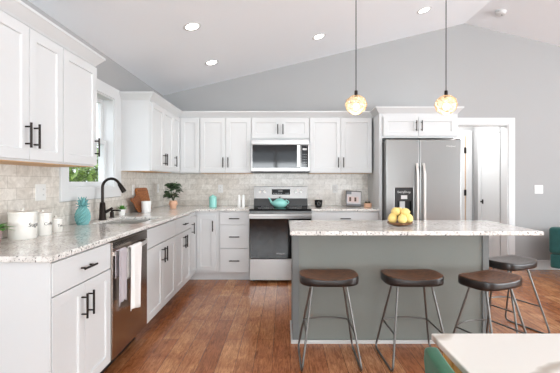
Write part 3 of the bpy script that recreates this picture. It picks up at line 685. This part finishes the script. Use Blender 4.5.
def make_stool(label, seat_mat):
    t = thing('bar_stool', label, 'bar stool', (0, 0, 0), 'bar stools around the island')
    hx, hy, zt, th = 0.207, 0.142, 0.602, 0.052; n = 48
    def ring(s, z, rx=1.0):
        r = []
        for k in range(n):
            a = 2*PI*k/n; ca, sa = math.cos(a), math.sin(a); e = 2/3.4
            x = hx*s*math.copysign(abs(ca)**e, ca); y = hy*s*math.copysign(abs(sa)**e, sa)
            zz = z
            if rx: zz += rx*(0.012*(x/hx)**2 - 0.009*max(0, 1-(x/hx)**2*1.4)*(1 - 0.55*(y/hy > 0)*(y/hy)) + 0.006*(y/hy)**2)
            r.append((x, y, zz))
        return r
    rings = [ring(0.05, zt-th, 0), ring(0.6, zt-th, 0), ring(0.95, zt-th, 0), ring(0.99, zt-th+0.006, 0), ring(1.0, zt-th+0.02, 0), ring(1.0, zt-0.012, 0.6), ring(0.985, zt-0.003, 1), ring(0.955, zt, 1), ring(0.8, zt-0.002, 1), ring(0.55, zt-0.003, 1), ring(0.3, zt-0.003, 1), ring(0.05, zt-0.003, 1)]
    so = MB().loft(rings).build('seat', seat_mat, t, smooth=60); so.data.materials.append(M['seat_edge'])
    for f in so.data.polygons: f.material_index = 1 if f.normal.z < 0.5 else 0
    MB().box((-0.15, -0.085, zt-th-0.006), (0.15, 0.085, zt-th)).build('seat_plate', M['iron'], t)
    zr = 0.0075; R = zr
    for s in (-1, 1):
        T0, T1 = Vector((s*0.118, -0.062, zt-th-0.004)), Vector((s*0.112, 0.062, zt-th-0.004))
        F, B = Vector((s*0.198, -0.205, R)), Vector((s*0.206, 0.19, R))
        def fil(a, c, d, k=6, r=0.05):
            u = (a-c).normalized()*r; w = (d-c).normalized()*r
            return [(c+u)*(1-q)**2 + c*2*q*(1-q) + (c+w)*q*q for q in [i/k for i in range(k+1)]]
        p = [T0] + fil(T0, F, B) + fil(F, B, T1) + [T1]
        MB().tube(p, R, 10).build('leg', M['iron'], t, smooth=50)
    at = lambda s, zz, fr: Vector((s*0.118, -0.062, zt-th)).lerp(Vector((s*0.198, -0.205, 0)), (zt-th-zz)/(zt-th)) if fr else Vector((s*0.112, 0.062, zt-th)).lerp(Vector((s*0.206, 0.19, 0)), (zt-th-zz)/(zt-th))
    z = 0.232; lf, lb, rb, rf = at(-1, z, 1), at(-1, z, 0), at(1, z, 0), at(1, z, 1)
    p = [lf, lb] + [lb.lerp(rb, k/12)+Vector((0, 0.045*math.sin(PI*k/12), 0)) for k in range(1, 12)] + [rb, rf]
    MB().tube(p, 0.006, 8).build('footrest', M['iron'], t, smooth=60)
    return t
s1 = make_stool('dark wood saddle bar stool nearest the window wall, at the range end of the island', M['seat'])
spots = [(0.315, 2.615, 0.0, None), (0.905, 2.615, 0.02, 'dark wood saddle bar stool in the middle of the front row, below the lemons'),
         (1.425, 2.55, 0.42, 'turned dark wood saddle bar stool at the front corner of the island'), (1.90, 3.09, 0.42, 'weathered grey topped bar stool at the end of the island by the doorway')]
for i, (x, y, r, lab) in enumerate(spots):
    o = s1 if i == 0 else copy_tree(s1)
    o.location = (x, y, 0); o.rotation_euler = (0, 0, r)
    if lab: o['label'] = lab
    if i == 3:
        for c in o.children:
            if c.name.startswith('seat') and 'plate' not in c.name:
                c.data = c.data.copy(); c.data.materials[0] = M['seat_grey']

# ------------------------------------------------------------------ dining table and chairs
def table():
    x0, x1, y0, y1, zt = 0.488, 1.40, -0.45, 1.222, 0.76
    t = thing('dining_table', 'white marble dining table with golden legs at the front of the room', 'dining table', ((x0+x1)/2, (y0+y1)/2, 0))
    MB().box((x0, y0, zt-0.022), (x1, y1, zt)).build('tabletop', M['marble'], t, bevel=0.004)
    MB().plate([x0+0.03, x0+0.05, x1-0.05, x1-0.03], [y0+0.05, y0+0.07, y1-0.07, y1-0.045], lambda x, y: not (x0+0.05 < x < x1-0.05 and y0+0.07 < y < y1-0.07), zt-0.095, zt-0.022, lambda x, y, z: (x, y, z)).build('apron', M['oak'], t, bevel=0.002)
    for lx in (x0+0.022, x1-0.082):
        for ly in (y0+0.04, y1-0.098):
            MB().loft([[(lx+0.008, ly+0.008, 0), (lx+0.048, ly+0.008, 0), (lx+0.048, ly+0.048, 0), (lx+0.008, ly+0.048, 0)], [(lx, ly, zt-0.022), (lx+0.06, ly, zt-0.022), (lx+0.06, ly+0.06, zt-0.022), (lx, ly+0.06, zt-0.022)]]).build('leg', M['oak'], t, bevel=0.003)
table()
def dining_chair():
    cx, cy = 0.645, 0.825
    t = thing('dining_chair', 'green velvet dining chair tucked against the marble table', 'chair', (cx, cy, 0))
    # gently curved upright back on the -x side
    rows = []; N = 28; H = 0.245
    for j in range(13):
        h = j/12; row = []
        for i in range(N+1):
            q = (i/N-0.5)*2; e = 0.07
            drop = 0 if abs(q) < 1-e*2 else 0.055*(1-math.sqrt(max(0, 1-((abs(q)-(1-e*2))/(e*2))**2)))
            z = 0.43+(0.797-drop-0.43)*h
            row.append((cx-0.242+0.018*q*q+0.03*(1-h), cy+H*q*(0.93+0.07*h), z))
        rows.append(row)
    o = MB().loft(rows, cap=False, closed=False).build('backrest', M['velvet'], t, smooth=80)
    d = o.modifiers.new('padding', 'SOLIDIFY'); d.thickness = 0.036; d.offset = 0
    e = o.modifiers.new('round', 'BEVEL'); e.width = 0.016; e.segments = 4; e.limit_method = 'ANGLE'; e.angle_limit = math.radians(50)
    n = 36
    sr = lambda s, z: [(cx+0.01+0.225*s*math.copysign(abs(math.cos(2*PI*k/n))**0.75, math.cos(2*PI*k/n)), cy+0.225*s*math.copysign(abs(math.sin(2*PI*k/n))**0.75, math.sin(2*PI*k/n)), z) for k in range(n)]
    MB().loft([sr(0.2, 0.40), sr(0.94, 0.40), sr(1, 0.42), sr(1, 0.465), sr(0.94, 0.485), sr(0.5, 0.492), sr(0.1, 0.493)]).build('seat', M['velvet'], t, smooth=60)
    for sx in (-1, 1):
        for sy in (-1, 1):
            MB().tube([(cx+sx*0.20, cy+sy*0.20, 0.0), (cx+sx*0.15, cy+sy*0.15, 0.41)], [0.009, 0.014], 10).build('leg', M['gold'], t, smooth=50)
dining_chair()
def armchair():
    t = thing('armchair', 'dark teal velvet armchair by the baseboard right of the doorway', 'armchair', (0, 0, 0))
    b = MB().box((-0.36, -0.36, 0.155), (0.36, 0.36, 0.34)); b.build('base', M['velvet_t'], t, bevel=0.03, seg=3)
    MB().box((-0.25, -0.37, 0.34), (0.25, 0.24, 0.45)).build('seat_cushion', M['velvet_t'], t, bevel=0.035, seg=3)
    MB().box((-0.37, 0.22, 0.34), (0.37, 0.38, 0.68)).build('backrest', M['velvet_t'], t, bevel=0.04, seg=3)
    for s in (-1, 1): MB().box((s*0.25, -0.36, 0.34), (s*0.38, 0.22, 0.60)).build('armrest', M['velvet_t'], t, bevel=0.035, seg=3)
    for sx in (-1, 1):
        for sy in (-1, 1): MB().tube([(sx*0.25, sy*0.25, 0), (sx*0.23, sy*0.23, 0.16)], [0.01, 0.017], 10).build('leg', M['bronze'], t, smooth=50)
    t.location = (3.90, 4.64, 0); t.rotation_euler = (0, 0, math.radians(128))
armchair()

# ------------------------------------------------------------------ ceiling lights, pendants, detector
def on_ceiling(px, py):
    u, v = (px-284)/368, (181-py)/368
    return u, v
def downlight(x, y, label, watts=9):
    z = ceil_z(x); th = math.atan(SL)*(-1 if x < RX else 1)
    t = thing('recessed_light', label, 'ceiling light', (x, y, z), 'recessed ceiling lights')
    o = MB().loft([[(x+r*math.cos(2*PI*k/32), y+r*math.sin(2*PI*k/32), z+dz) for k in range(32)] for r, dz in ((0.060, -0.002), (0.078, -0.006), (0.086, 0.0), (0.086, 0.004), (0.060, 0.004))], cap=False).build('trim_ring', M['trim'], t, smooth=50)
    MB().lathe([(0.0, -0.003), (0.0575, -0.003), (0.0575, 0.003), (0.0, 0.003)], (x, y, z), 32).build('lens', M['lens'], t)
    t.rotation_euler = (0, th, 0)
    l = bpy.data.lights.new('downlight_glow', 'SPOT'); l.energy = watts; l.spot_size = math.radians(140); l.spot_blend = 0.8; l.shadow_soft_size = 0.06; l.color = (1, 0.95, 0.88)
    lo = bpy.data.objects.new('downlight_glow', l); COL.objects.link(lo); lo.parent = t; lo.location = (0, 0, -0.02)
DL = []
for px, py in ((192.5, 26.5), (319, 36.5), (212, 62.5), (424.5, 10.0)):
    # meet the view ray of the photo with the sloping ceiling
    u, v = (px-284)/368, (181-py)/368
    d = (EL-SL*XL-1.265)/(v-SL*u)
    DL.append((round(u*d, 2), round(d, 2)))
for (x, y), lab in zip(DL, ('recessed downlight over the aisle, the larger of the two near the window wall', 'recessed downlight above the range, nearest the gable wall in the middle',
                            'recessed downlight over the corner cabinets, smallest of the lit discs', 'recessed downlight near the ridge, between the two pendant cords')):
    downlight(x, y, lab)
def detector():
    u, v = (501-284)/368, (181-11.5)/368
    d = (RZ+SL*RX-1.265)/(v+SL*u); x, y = u*d, d; z = ceil_z(x)
    t = thing('smoke_detector', 'round white smoke detector on the ceiling beyond the ridge', 'smoke detector', (x, y, z))
    MB().lathe([(0.052, -0.042), (0.06, -0.036), (0.062, -0.018), (0.07, -0.016), (0.07, 0)], (x, y, z), 32).build('cover', M['trim'], t, smooth=40)
    MB().lathe([(0.0, -0.0435), (0.012, -0.0435), (0.012, -0.0415), (0, -0.0415)], (x+0.02, y, z), 12).build('test_button', M['slot'], t)
    t.rotation_euler = (0, math.atan(SL), 0)
detector()
def make_pendant(x, y, label):
    zc, R = 1.845, 0.081; zt = ceil_z(x)
    t = thing('pendant_light', label, 'pendant light', (x, y, zc), 'glass globe pendants over the island')
    MB().lathe([(0.0, zt-0.03), (0.055, zt-0.03), (0.06, zt-0.02), (0.06, zt+0.02)], (x, y, 0), 24).build('canopy', M['bronze'], t, smooth=40)
    MB().tube([(x, y, zc+R+0.03), (x, y, zt-0.025)], 0.0035, 8).build('cord', M['black'], t, smooth=60)
    MB().lathe([(0.005, 0.035), (0.012, 0.03), (0.013, 0.0), (0.012, -0.03), (0.01, -0.031)][::-1], (x, y, zc+R-0.005), 20).build('socket', M['bronze'], t, smooth=40)
    w = bmesh.new(); bmesh.ops.create_icosphere(w, subdivisions=2, radius=R)
    for v in w.verts: v.co.z *= 0.92
    wires = MB(); beads = MB(); top = R*0.85
    for e in w.edges:
        a, c = e.verts[0].co, e.verts[1].co
        if max(a.z, c.z) > R*0.9 and False: continue
        wires.tube([a+Vector((x, y, zc)), c+Vector((x, y, zc))], 0.0021, 5)
    for v in w.verts:
        if v.co.z < top: beads.ball(v.co+Vector((x, y, zc)), 0.0065, 1)
    w.free()
    cage = wires.build('wire_cage', M['champagne'], t)
    beads.build('glass_beads', M['crystal'], cage)
    MB().ball((x, y, zc), R*0.95, 3, (1, 1, 0.92)).build('glass_globe', M['crystal'], t, smooth=60)
    MB().ball((x, y, zc-0.012), 0.022, 3, (1, 1, 1.15)).build('bulb', M['bulb'], t, smooth=60)
    l = bpy.data.lights.new('pendant_glow', 'POINT'); l.energy = 1.3; l.shadow_soft_size = 0.03; l.color = (1, 0.9, 0.74)
    lo = bpy.data.objects.new('pendant_glow', l); COL.objects.link(lo); lo.parent = t; lo.location = (0, 0, -0.06)
    return t
make_pendant(0.548, 2.8, 'amber glass globe pendant hanging nearer the range, over the island')
make_pendant(1.233, 2.8, 'amber glass globe pendant hanging in front of the fridge cabinet')

# ------------------------------------------------------------------ wall plates
def wall_plate(P, u, z, w, h, label, kind='outlet'):
    a = P(u, 0, z)
    t = thing('wall_switch' if kind == 'switch' else 'power_outlet', label, 'switch' if kind == 'switch' else 'outlet', a, 'white wall plates')
    MB().box(P(u-w/2, 0, z-h/2), P(u+w/2, 0.006, z+h/2)).build('cover_plate', M['plate'], t, bevel=0.002)
    n = 2 if w > 0.1 else 1
    for i in range(n):
        uu = u+(i-(n-1)/2)*0.046
        if kind == 'switch' or (n == 2 and i == 0):
            MB().box(P(uu-0.016, 0.006, z-0.033), P(uu+0.016, 0.009, z+0.033)).build('rocker', M['plate'], t, bevel=0.001)
        else:
            for dz in (-0.02, 0.02):
                o = MB().box(P(uu-0.014, 0.006, z+dz-0.013), P(uu+0.014, 0.0075, z+dz+0.013)).build('socket', M['plate'], t, bevel=0.001)
                MB().box(P(uu-0.006, 0.0075, z+dz-0.004), P(uu-0.003, 0.0079, z+dz+0.006)).box(P(uu+0.003, 0.0075, z+dz-0.004), P(uu+0.006, 0.0079, z+dz+0.006)).build('slots', M['slot'], o)
WL, WB = left(XL+0.008), back(YB-0.008)
wall_plate(WL, 2.60, 1.185, 0.108, 0.115, 'white double outlet plate on the tile above the canisters')
wall_plate(WL, 4.20, 1.165, 0.07, 0.115, 'white outlet on the tile above the cutting board')
wall_plate(WL, 5.02, 1.165, 0.07, 0.115, 'white outlet on the tile close to the corner plant')
wall_plate(WB, -0.905, 1.155, 0.07, 0.115, 'white outlet on the tile above the mint canister')
wall_plate(WB, 0.728, 1.155, 0.07, 0.115, 'white outlet on the tile left of the framed photo')
wall_plate(back(YB), 3.64, 1.145, 0.12, 0.12, 'white double light switch on the grey wall right of the doorway', 'switch')

# ------------------------------------------------------------------ things on the counters
CT = 0.9142
def canister(x, y, r, h, word, label, face, size):
    t = thing('canister', label, 'canister', (x, y, CT), 'lettered ceramic canisters')
    MB().lathe([(r*0.96, 0), (r, 0.004), (r, h-0.003), (r*0.985, h)], (x, y, CT), 40).build('jar', M['ceramic'], t, smooth=40)
    MB().lathe([(r*1.01, h+0.0005), (r*1.02, h+0.004), (r*1.0, h+0.012), (r*0.5, h+0.016), (0.009, h+0.018), (0.007, h+0.022), (0.010, h+0.026), (0.010, h+0.031), (0.004, h+0.034)], (x, y, CT), 40).build('lid', M['ceramic'], t, smooth=35)
    def mp(a, c, e):
        q = face+a/r; return (x+(r+0.0006+e)*math.cos(q), y+(r+0.0006+e)*math.sin(q), CT+h*0.56+c)
    text_mesh(word, size, M['lettering'], t, mp, depth=0.0004)
canister(-1.597, 2.25, 0.075, 0.152, 'Sugar', 'tallest cream ceramic canister lettered Sugar', -0.05, 0.036)
canister(-1.575, 2.40, 0.052, 0.132, 'Coffee', 'middle cream ceramic canister lettered Coffee', -0.1, 0.028)
canister(-1.59, 2.56, 0.043, 0.078, 'Tea', 'smallest cream ceramic canister lettered Tea', -0.25, 0.028)
def leaf_blade(b, base, direction, length, width, droop, up=Vector((0, 0, 1)), n=5, cup=0.15):
    d = Vector(direction).normalized(); side = d.cross(up)
    side = side.normalized() if side.length > 1e-3 else Vector((1, 0, 0)); L = []
    nrm = side.cross(d)
    for i in range(n+1):
        s = i/n; w = width*math.sin(PI*min(0.98, 0.06+s*0.92))**0.8/2
        c = Vector(base)+d*length*s-Vector((0, 0, 1))*droop*s*s
        L.append([b.b.verts.new(c-side*w+nrm*w*cup), b.b.verts.new(c), b.b.verts.new(c+side*w+nrm*w*cup)])
    for a, c in zip(L, L[1:]):
        b.b.faces.new((a[0], a[1], c[1], c[0])); b.b.faces.new((a[1], a[2], c[2], c[1]))
def plant_end():
    x, y = -1.60, 2.02; random.seed(11)
    t = thing('potted_plant', 'bright leafy plant in a mauve pot at the counter end before the canisters', 'plant', (x, y, CT))
    MB().lathe([(0.034, 0), (0.048, 0.085), (0.050, 0.09), (0.044, 0.09), (0.04, 0.075), (0.0, 0.075)], (x, y, CT)).build('pot', M['pinkpot'], t, smooth=40)
    b = MB()
    for k in range(34):
        a = random.random()*2*PI; e = random.uniform(0.15, 1.0)
        leaf_blade(b, (x+0.01*math.cos(a), y+0.01*math.sin(a), CT+0.08), (math.cos(a), math.sin(a), e), random.uniform(0.06, 0.105), 0.04, 0.03)
    b.build('foliage', M['leaf_b'], t, smooth=80)
plant_end()
def pineapple():
    x, y = -1.625, 2.97
    t = thing('ceramic_pineapple', 'teal ceramic pineapple on the counter under the window', 'ornament', (x, y, CT))
    n, m_ = 20, 11; H = 0.148; rings = []
    for j in range(m_+1):
        s = j/m_; r0 = 0.056*math.sin(PI*(0.2+0.71*s))**0.7
        rings.append([(x+(r0*(1+0.075*(1 if (k+j) % 2 else -1)))*math.cos(2*PI*k/n), y+(r0*(1+0.075*(1 if (k+j) % 2 else -1)))*math.sin(2*PI*k/n), CT+H*s) for k in range(n)])
    MB().loft(rings).build('body', M['teal'], t)
    b = MB(); random.seed(2)
    for ringn, (cnt, el, ln) in enumerate(((8, 0.35, 0.04), (8, 1.0, 0.055), (6, 2.2, 0.075), (4, 5, 0.095))):
        for k in range(cnt):
            a = 2*PI*(k+0.5*(ringn % 2))/cnt; leaf_blade(b, (x+0.012*math.cos(a), y+0.012*math.sin(a), CT+H-0.006), (math.cos(a), math.sin(a), el), ln, 0.024, 0.012, cup=0.3)
    o = b.build('crown', M['teal'], t, smooth=80); d = o.modifiers.new('thick', 'SOLIDIFY'); d.thickness = 0.004
pineapple()
def succulent():
    x, y = -1.655, 3.76; random.seed(4)
    t = thing('succulent', 'small green succulent in a white pot behind the soap pump', 'plant', (x, y, CT))
    MB().lathe([(0.026, 0), (0.034, 0.05), (0.034, 0.062), (0.029, 0.062), (0.027, 0.052), (0, 0.052)], (x, y, CT)).build('pot', M['ceramic_w'], t, smooth=40)
    b = MB()
    for cnt, el, ln in ((9, 0.35, 0.062), (8, 0.8, 0.066), (5, 2.0, 0.06)):
        for k in range(cnt):
            a = 2*PI*k/cnt+el; leaf_blade(b, (x, y, CT+0.05), (math.cos(a), math.sin(a), el), ln, 0.02, 0.0, cup=0.4)
    b.build('foliage', M['leaf_b'], t, smooth=80)
succulent()
def boards():
    # big board leans on the tile: built upright in the (y,z) plane, then tilted towards the wall
    def rr(w, h, r, n=6):
        p = []
        for cx, cz, a0 in ((w/2-r, h-r, 0), (-w/2+r, h-r, PI/2), (-w/2+r, r, PI), (w/2-r, r, 1.5*PI)):
            p += [(cx+r*math.cos(a0+PI/2*k/n), cz+r*math.sin(a0+PI/2*k/n)) for k in range(n+1)]
        return p
    t = thing('cutting_board', 'large wooden cutting board leaning on the tile by the corner', 'cutting board', (XL+0.085, 4.39, CT))
    b = MB().prism(rr(0.35, 0.275, 0.045), 'x', -0.011, 0.011)
    for v in b.b.verts: v.co += t.location
    b.build('board', M['board'], t, bevel=0.003)
    g_ = MB().prism(rr(0.28, 0.012, 0.005), 'x', 0.0108, 0.0125)
    for v in g_.b.verts: v.co += t.location+Vector((0, 0, 0.235))
    g_.build('juice_groove', M['board_dark'], t)
    t.rotation_euler = (0, -math.radians(13), 0)
    t2 = thing('cutting_board', 'round-ended wooden paddle board with a handle, in front of the large board', 'cutting board', (XL+0.125, 4.12, CT))
    p = []; n = 40
    for k in range(n+1):
        a = PI*1.10+(2*PI-0.20*PI)*k/n; p.append((0.005+0.105*math.cos(a), 0.105+0.105*math.sin(a)))
    hd = [(-0.15, 0.170), (-0.165, 0.165), (-0.172, 0.150), (-0.165, 0.135), (-0.15, 0.130)]
    body = [(-0.005+0.1*math.cos(a), 0.1+0.1*math.sin(a)) for a in [math.radians(q) for q in range(-180, 141, 8)]]
    poly = body + [(-0.10, 0.172)] + hd
    b = MB().prism(poly, 'x', -0.009, 0.009)
    for v in b.b.verts: v.co += t2.location
    b.build('paddle', M['board_dark'], t2, bevel=0.003)
    t2.rotation_euler = (0, -math.radians(14), 0)
boards()
t = thing('utensil_crock', 'white ceramic crock standing in front of the cutting boards', 'crock', (-1.545, 4.13, CT))
MB().lathe([(0.044, 0), (0.048, 0.006), (0.053, 0.125), (0.049, 0.125), (0.044, 0.012), (0, 0.012)], (-1.545, 4.13, CT), 32).build('jar', M['ceramic_w'], t, smooth=40)
for z in (0.03, 0.062, 0.095): MB().tube([(-1.545+(0.0495+0.04*z)*math.cos(2*PI*k/32), 4.13+(0.0495+0.04*z)*math.sin(2*PI*k/32), CT+z) for k in range(32)], 0.0015, 6, loop=True).build('raised_band', M['ceramic_w'], t)
def plant_corner():
    x, y = -1.42, 4.72; random.seed(21)
    t = thing('potted_plant', 'dark round-leaved plant in a peach clay pot in the counter corner', 'plant', (x, y, CT))
    MB().lathe([(0.036, 0), (0.042, 0.035), (0.056, 0.055), (0.056, 0.062), (0.045, 0.092), (0.047, 0.1), (0.041, 0.1), (0.04, 0.088), (0, 0.088)], (x, y, CT), 32).build('pot', M['peach'], t, smooth=35)
    b = MB(); st = MB()
    for k in range(60):
        a = random.random()*2*PI; el = random.uniform(-0.6, 1.2); R = random.uniform(0.04, 0.095)
        c = Vector((x+R*math.cos(a)*math.cos(el), y+R*math.sin(a)*math.cos(el), CT+0.205+0.12*math.sin(el)))
        d = Vector((math.cos(a), math.sin(a), random.uniform(-0.5, 0.9)))
        leaf_blade(b, c-d.normalized()*0.02, d, random.uniform(0.06, 0.085), random.uniform(0.055, 0.07), 0.02, up=Vector((random.uniform(-.6, .6), random.uniform(-.6, .6), 1)), cup=0.1)
        if k % 2 == 0: st.tube([(x, y, CT+0.085), (x+0.3*(c.x-x), y+0.3*(c.y-y), CT+0.14), tuple(c)], 0.0018, 5)
    b.build('foliage', M['leaf'], t, smooth=80); st.build('stems', M['leaf'], t)
plant_corner()
def mint():
    x, y = -0.952, 4.93
    t = thing('canister', 'mint green lidded canister on the counter left of the range', 'canister', (x, y, CT))
    MB().lathe([(0.046, 0), (0.05, 0.004), (0.05, 0.118), (0.048, 0.12)], (x, y, CT), 32).build('jar', M['mint'], t, smooth=40)
    MB().lathe([(0.051, 0.1205), (0.051, 0.128), (0.042, 0.145), (0.024, 0.155), (0.01, 0.158), (0.01, 0.168), (0.004, 0.170)], (x, y, CT), 32).build('lid', M['mint'], t, smooth=45)
mint()
for x, lab in ((-0.605, 'white slender shaker standing nearer the mint canister'), (-0.548, 'white slender shaker standing nearer the range')):
    t = thing('shaker', lab, 'shaker', (x, 4.95, CT), 'white salt and pepper shakers')
    MB().lathe([(0.02, 0), (0.022, 0.004), (0.019, 0.09), (0.0145, 0.125), (0.0155, 0.13)], (x, 4.95, CT), 24).build('bottle', M['ceramic_w'], t, smooth=45)
    MB().lathe([(0.0165, 0.1305), (0.017, 0.15), (0.012, 0.162), (0.003, 0.166)], (x, 4.95, CT), 24).build('cap', M['ceramic_w'], t, smooth=45)
def teapot():
    x, y, z = -0.056, 4.86, 0.9165
    t = thing('teapot', 'mint green teapot on the range cooktop', 'teapot', (x, y, z))
    n = 36; prof = [(0.05, 0), (0.075, 0.008), (0.097, 0.035), (0.1, 0.055), (0.09, 0.08), (0.06, 0.1), (0.045, 0.105)]
    rings = [[(x+r*(1+0.012*(1 if k % 2 else -1)*(0.01 < h < 0.1))*math.cos(2*PI*k/n), y+r*(1+0.012*(1 if k % 2 else -1)*(0.01 < h < 0.1))*math.sin(2*PI*k/n), z+h) for k in range(n)] for r, h in prof]
    MB().loft(rings).build('body', M['mint'], t, smooth=50)
    l = MB().lathe([(0.05, 0.1055), (0.05, 0.109), (0.03, 0.117), (0.01, 0.12)], (x, y, z)).build('lid', M['mint'], t, smooth=45)
    MB().lathe([(0.007, 0.12), (0.012, 0.13), (0.012, 0.138), (0.004, 0.142)], (x, y, z), 16).build('knob', M['black'], l, smooth=45)
    MB().tube([(x-0.085, y, z+0.045), (x-0.115, y, z+0.075), (x-0.135, y, z+0.115), (x-0.148, y, z+0.125)], [0.02, 0.014, 0.009, 0.008], 12).build('spout', M['mint'], t, smooth=60)
    MB().tube([(x+0.08, y, z+0.088)]+[(x+0.085+0.035*math.sin(PI*k/8), y, z+0.098-0.058*k/8) for k in range(9)]+[(x+0.09, y, z+0.038)], 0.006, 8).build('handle', M['mint'], t, smooth=60)
teapot()
def cup():
    x, y = 0.457, 4.88
    t = thing('candle_jar', 'black glass cup on the counter right of the range', 'cup', (x, y, CT))
    n = 24
    sq = lambda r, z: [(x+r*math.copysign(abs(math.cos(2*PI*k/n+PI/4))**0.8, math.cos(2*PI*k/n+PI/4)), y+r*math.copysign(abs(math.sin(2*PI*k/n+PI/4))**0.8, math.sin(2*PI*k/n+PI/4)), CT+z) for k in range(n)]
    MB().loft([sq(0.034, 0), sq(0.042, 0.008), sq(0.050, 0.05), sq(0.053, 0.1), sq(0.048, 0.1), sq(0.044, 0.06), sq(0.01, 0.06)]).build('body', M['blackgl'], t, smooth=45)
    MB().tube([(x+0.019*math.cos(2*PI*k/20), y-0.0515, CT+0.055+0.022*math.sin(2*PI*k/20)) for k in range(20)], 0.0018, 5, loop=True).build('emblem', M['slot'], t)
cup()
def photo():
    t = thing('picture_frame', 'small framed photo leaning on the tile between the cup and the little pot', 'picture frame', (0.945, 5.02, CT+0.004))
    X = lambda x, y, z: (0.945+x, 5.02+y, CT+0.004+z); w, h = 0.106, 0.215
    b = MB().plate([-w, -w+0.014, w-0.006, w], [0, 0.012, h-0.012, h], lambda x, z: not (-w+0.014 < x < w-0.006 and 0.012 < z < h-0.012), -0.006, 0.008, lambda x, z, y: X(x, y, z))
    b.build('frame', M['frame_g'], t)
    q = MB().box(X(-w+0.014, -0.001, 0.012), X(w-0.006, 0.006, h-0.012)).build('print', M['print_a'], t)
    MB().box(X(-w+0.014, -0.002, 0.165), X(-0.03, -0.001, h-0.012)).build('print_dark_corner', M['print_b'], q)
    MB().box(X(-w+0.014, -0.002, 0.012), X(w-0.006, -0.001, 0.035)).build('print_floor', M['print_b'], q)
    MB().box(X(-0.075, -0.002, 0.055), X(0.07, -0.001, 0.135)).build('print_blush_patch', M['print_d'], q)
    for cx in (-0.045, 0.025): MB().box(X(cx-0.013, -0.003, 0.07), X(cx+0.013, -0.002, 0.125)).build('print_figure', M['print_c'], q)
    MB().box(X(0.02, 0.008, 0.0), X(-0.02, 0.012, 0.16)).build('easel_back', M['frame_g'], t)
    t.rotation_euler = (-math.radians(12), math.radians(3), math.radians(-4))
photo()
t = thing('potted_plant', 'tiny mossy plant in a peach pot beside the fridge panel', 'plant', (1.115, 4.90, CT))
MB().lathe([(0.046, 0), (0.05, 0.004), (0.05, 0.058), (0.045, 0.058), (0.045, 0.048), (0, 0.048)], (1.115, 4.90, CT), 28).build('pot', M['peach'], t, smooth=40)
random.seed(8); b = MB()
for k in range(26):
    a = random.random()*2*PI; r = 0.038*math.sqrt(random.random()); b.ball((1.115+r*math.cos(a), 4.90+r*math.sin(a), CT+0.058+random.uniform(-0.004, 0.014)), random.uniform(0.008, 0.014), 1)
b.build('moss', M['moss'], t, smooth=60)
def lemons():
    x, y, z = 0.915, 2.91, 0.9142
    t = thing('fruit_bowl', 'shallow brown dish under the lemons on the island', 'bowl', (x, y, z))
    MB().lathe([(0.05, 0), (0.055, 0.004), (0.09, 0.012), (0.1, 0.028), (0.096, 0.029), (0.085, 0.018), (0.05, 0.012), (0, 0.011)], (x, y, z), 36).build('dish', M['bowl'], t, smooth=45)
    spots = [(0.066*math.cos(math.radians(q)), 0.066*math.sin(math.radians(q)), 0.056) for q in (-162, -90, -18, 54, 126)] + [(-0.036, -0.012, 0.108), (0.034, -0.022, 0.104), (0.01, 0.042, 0.104)]
    words_ = ['at the dish rim on the range side', 'in the middle of the front rim', 'at the dish rim on the fridge side', 'at the back rim towards the fridge', 'at the back rim towards the range',
              'topmost, on the range side of the heap', 'on top of the heap on the fridge side', 'on top at the back of the heap']
    random.seed(5)
    b = MB(); n = 20
    prof = [(0.004, -0.041), (0.009, -0.037), (0.022, -0.030), (0.032, -0.016), (0.0355, 0), (0.032, 0.016), (0.022, 0.030), (0.009, 0.037), (0.005, 0.042)]
    b.lathe(prof, (0, 0, 0), n); o0 = b.build('lemon', M['lemon'], smooth=60, origin=(0, 0, 0))
    for i, ((a, c, h), w_) in enumerate(zip(spots, words_)):
        o = o0 if i == 0 else o0.copy()
        if i: COL.objects.link(o)
        o.location = (x+a, y+c, z+h); o.rotation_euler = ((random.uniform(-0.35, 0.35) if i < 5 else 1.4), random.uniform(-0.3, 0.3), random.uniform(0, PI))
        tag(o, 'pale yellow lemon '+w_, 'lemon', 'lemons heaped in the dish on the island')
lemons()

# ------------------------------------------------------------------ garden outside the sink window
struct(MB().box((-14, -2, -0.6), (XL-WT, 16, -0.5)), 'ground', M['ground'], 'garden ground outside the sink window', 'ground')
def hedge():
    random.seed(31)
    t = thing('garden_shrub', 'leafy green shrub outside the sink window', 'shrub', (-4.6, 7.4, -0.5))
    b = MB()
    for k in range(9000):
        while True:
            p = Vector((random.uniform(-1, 1), random.uniform(-1, 1), random.uniform(-1, 1)))
            if p.length < 1: break
        c = Vector((-4.6+1.3*p.x, 7.4+2.8*p.y, 0.85+1.35*p.z))
        d = Vector((random.uniform(-1, 1), random.uniform(-1, 1), random.uniform(-0.6, 1)))
        leaf_blade(b, c, d, random.uniform(0.12, 0.2), random.uniform(0.07, 0.11), 0.02, n=2)
    b.build('foliage', M['hedge'], t)
    s = MB()
    for k in range(5): s.tube([(-4.6+0.1*k-0.2, 6.2+0.6*k, -0.5), (-4.6+0.25*(k-2), 6.0+0.7*k, 1.2)], [0.04, 0.015], 7)
    s.build('stems', M['bark'], t)
hedge()
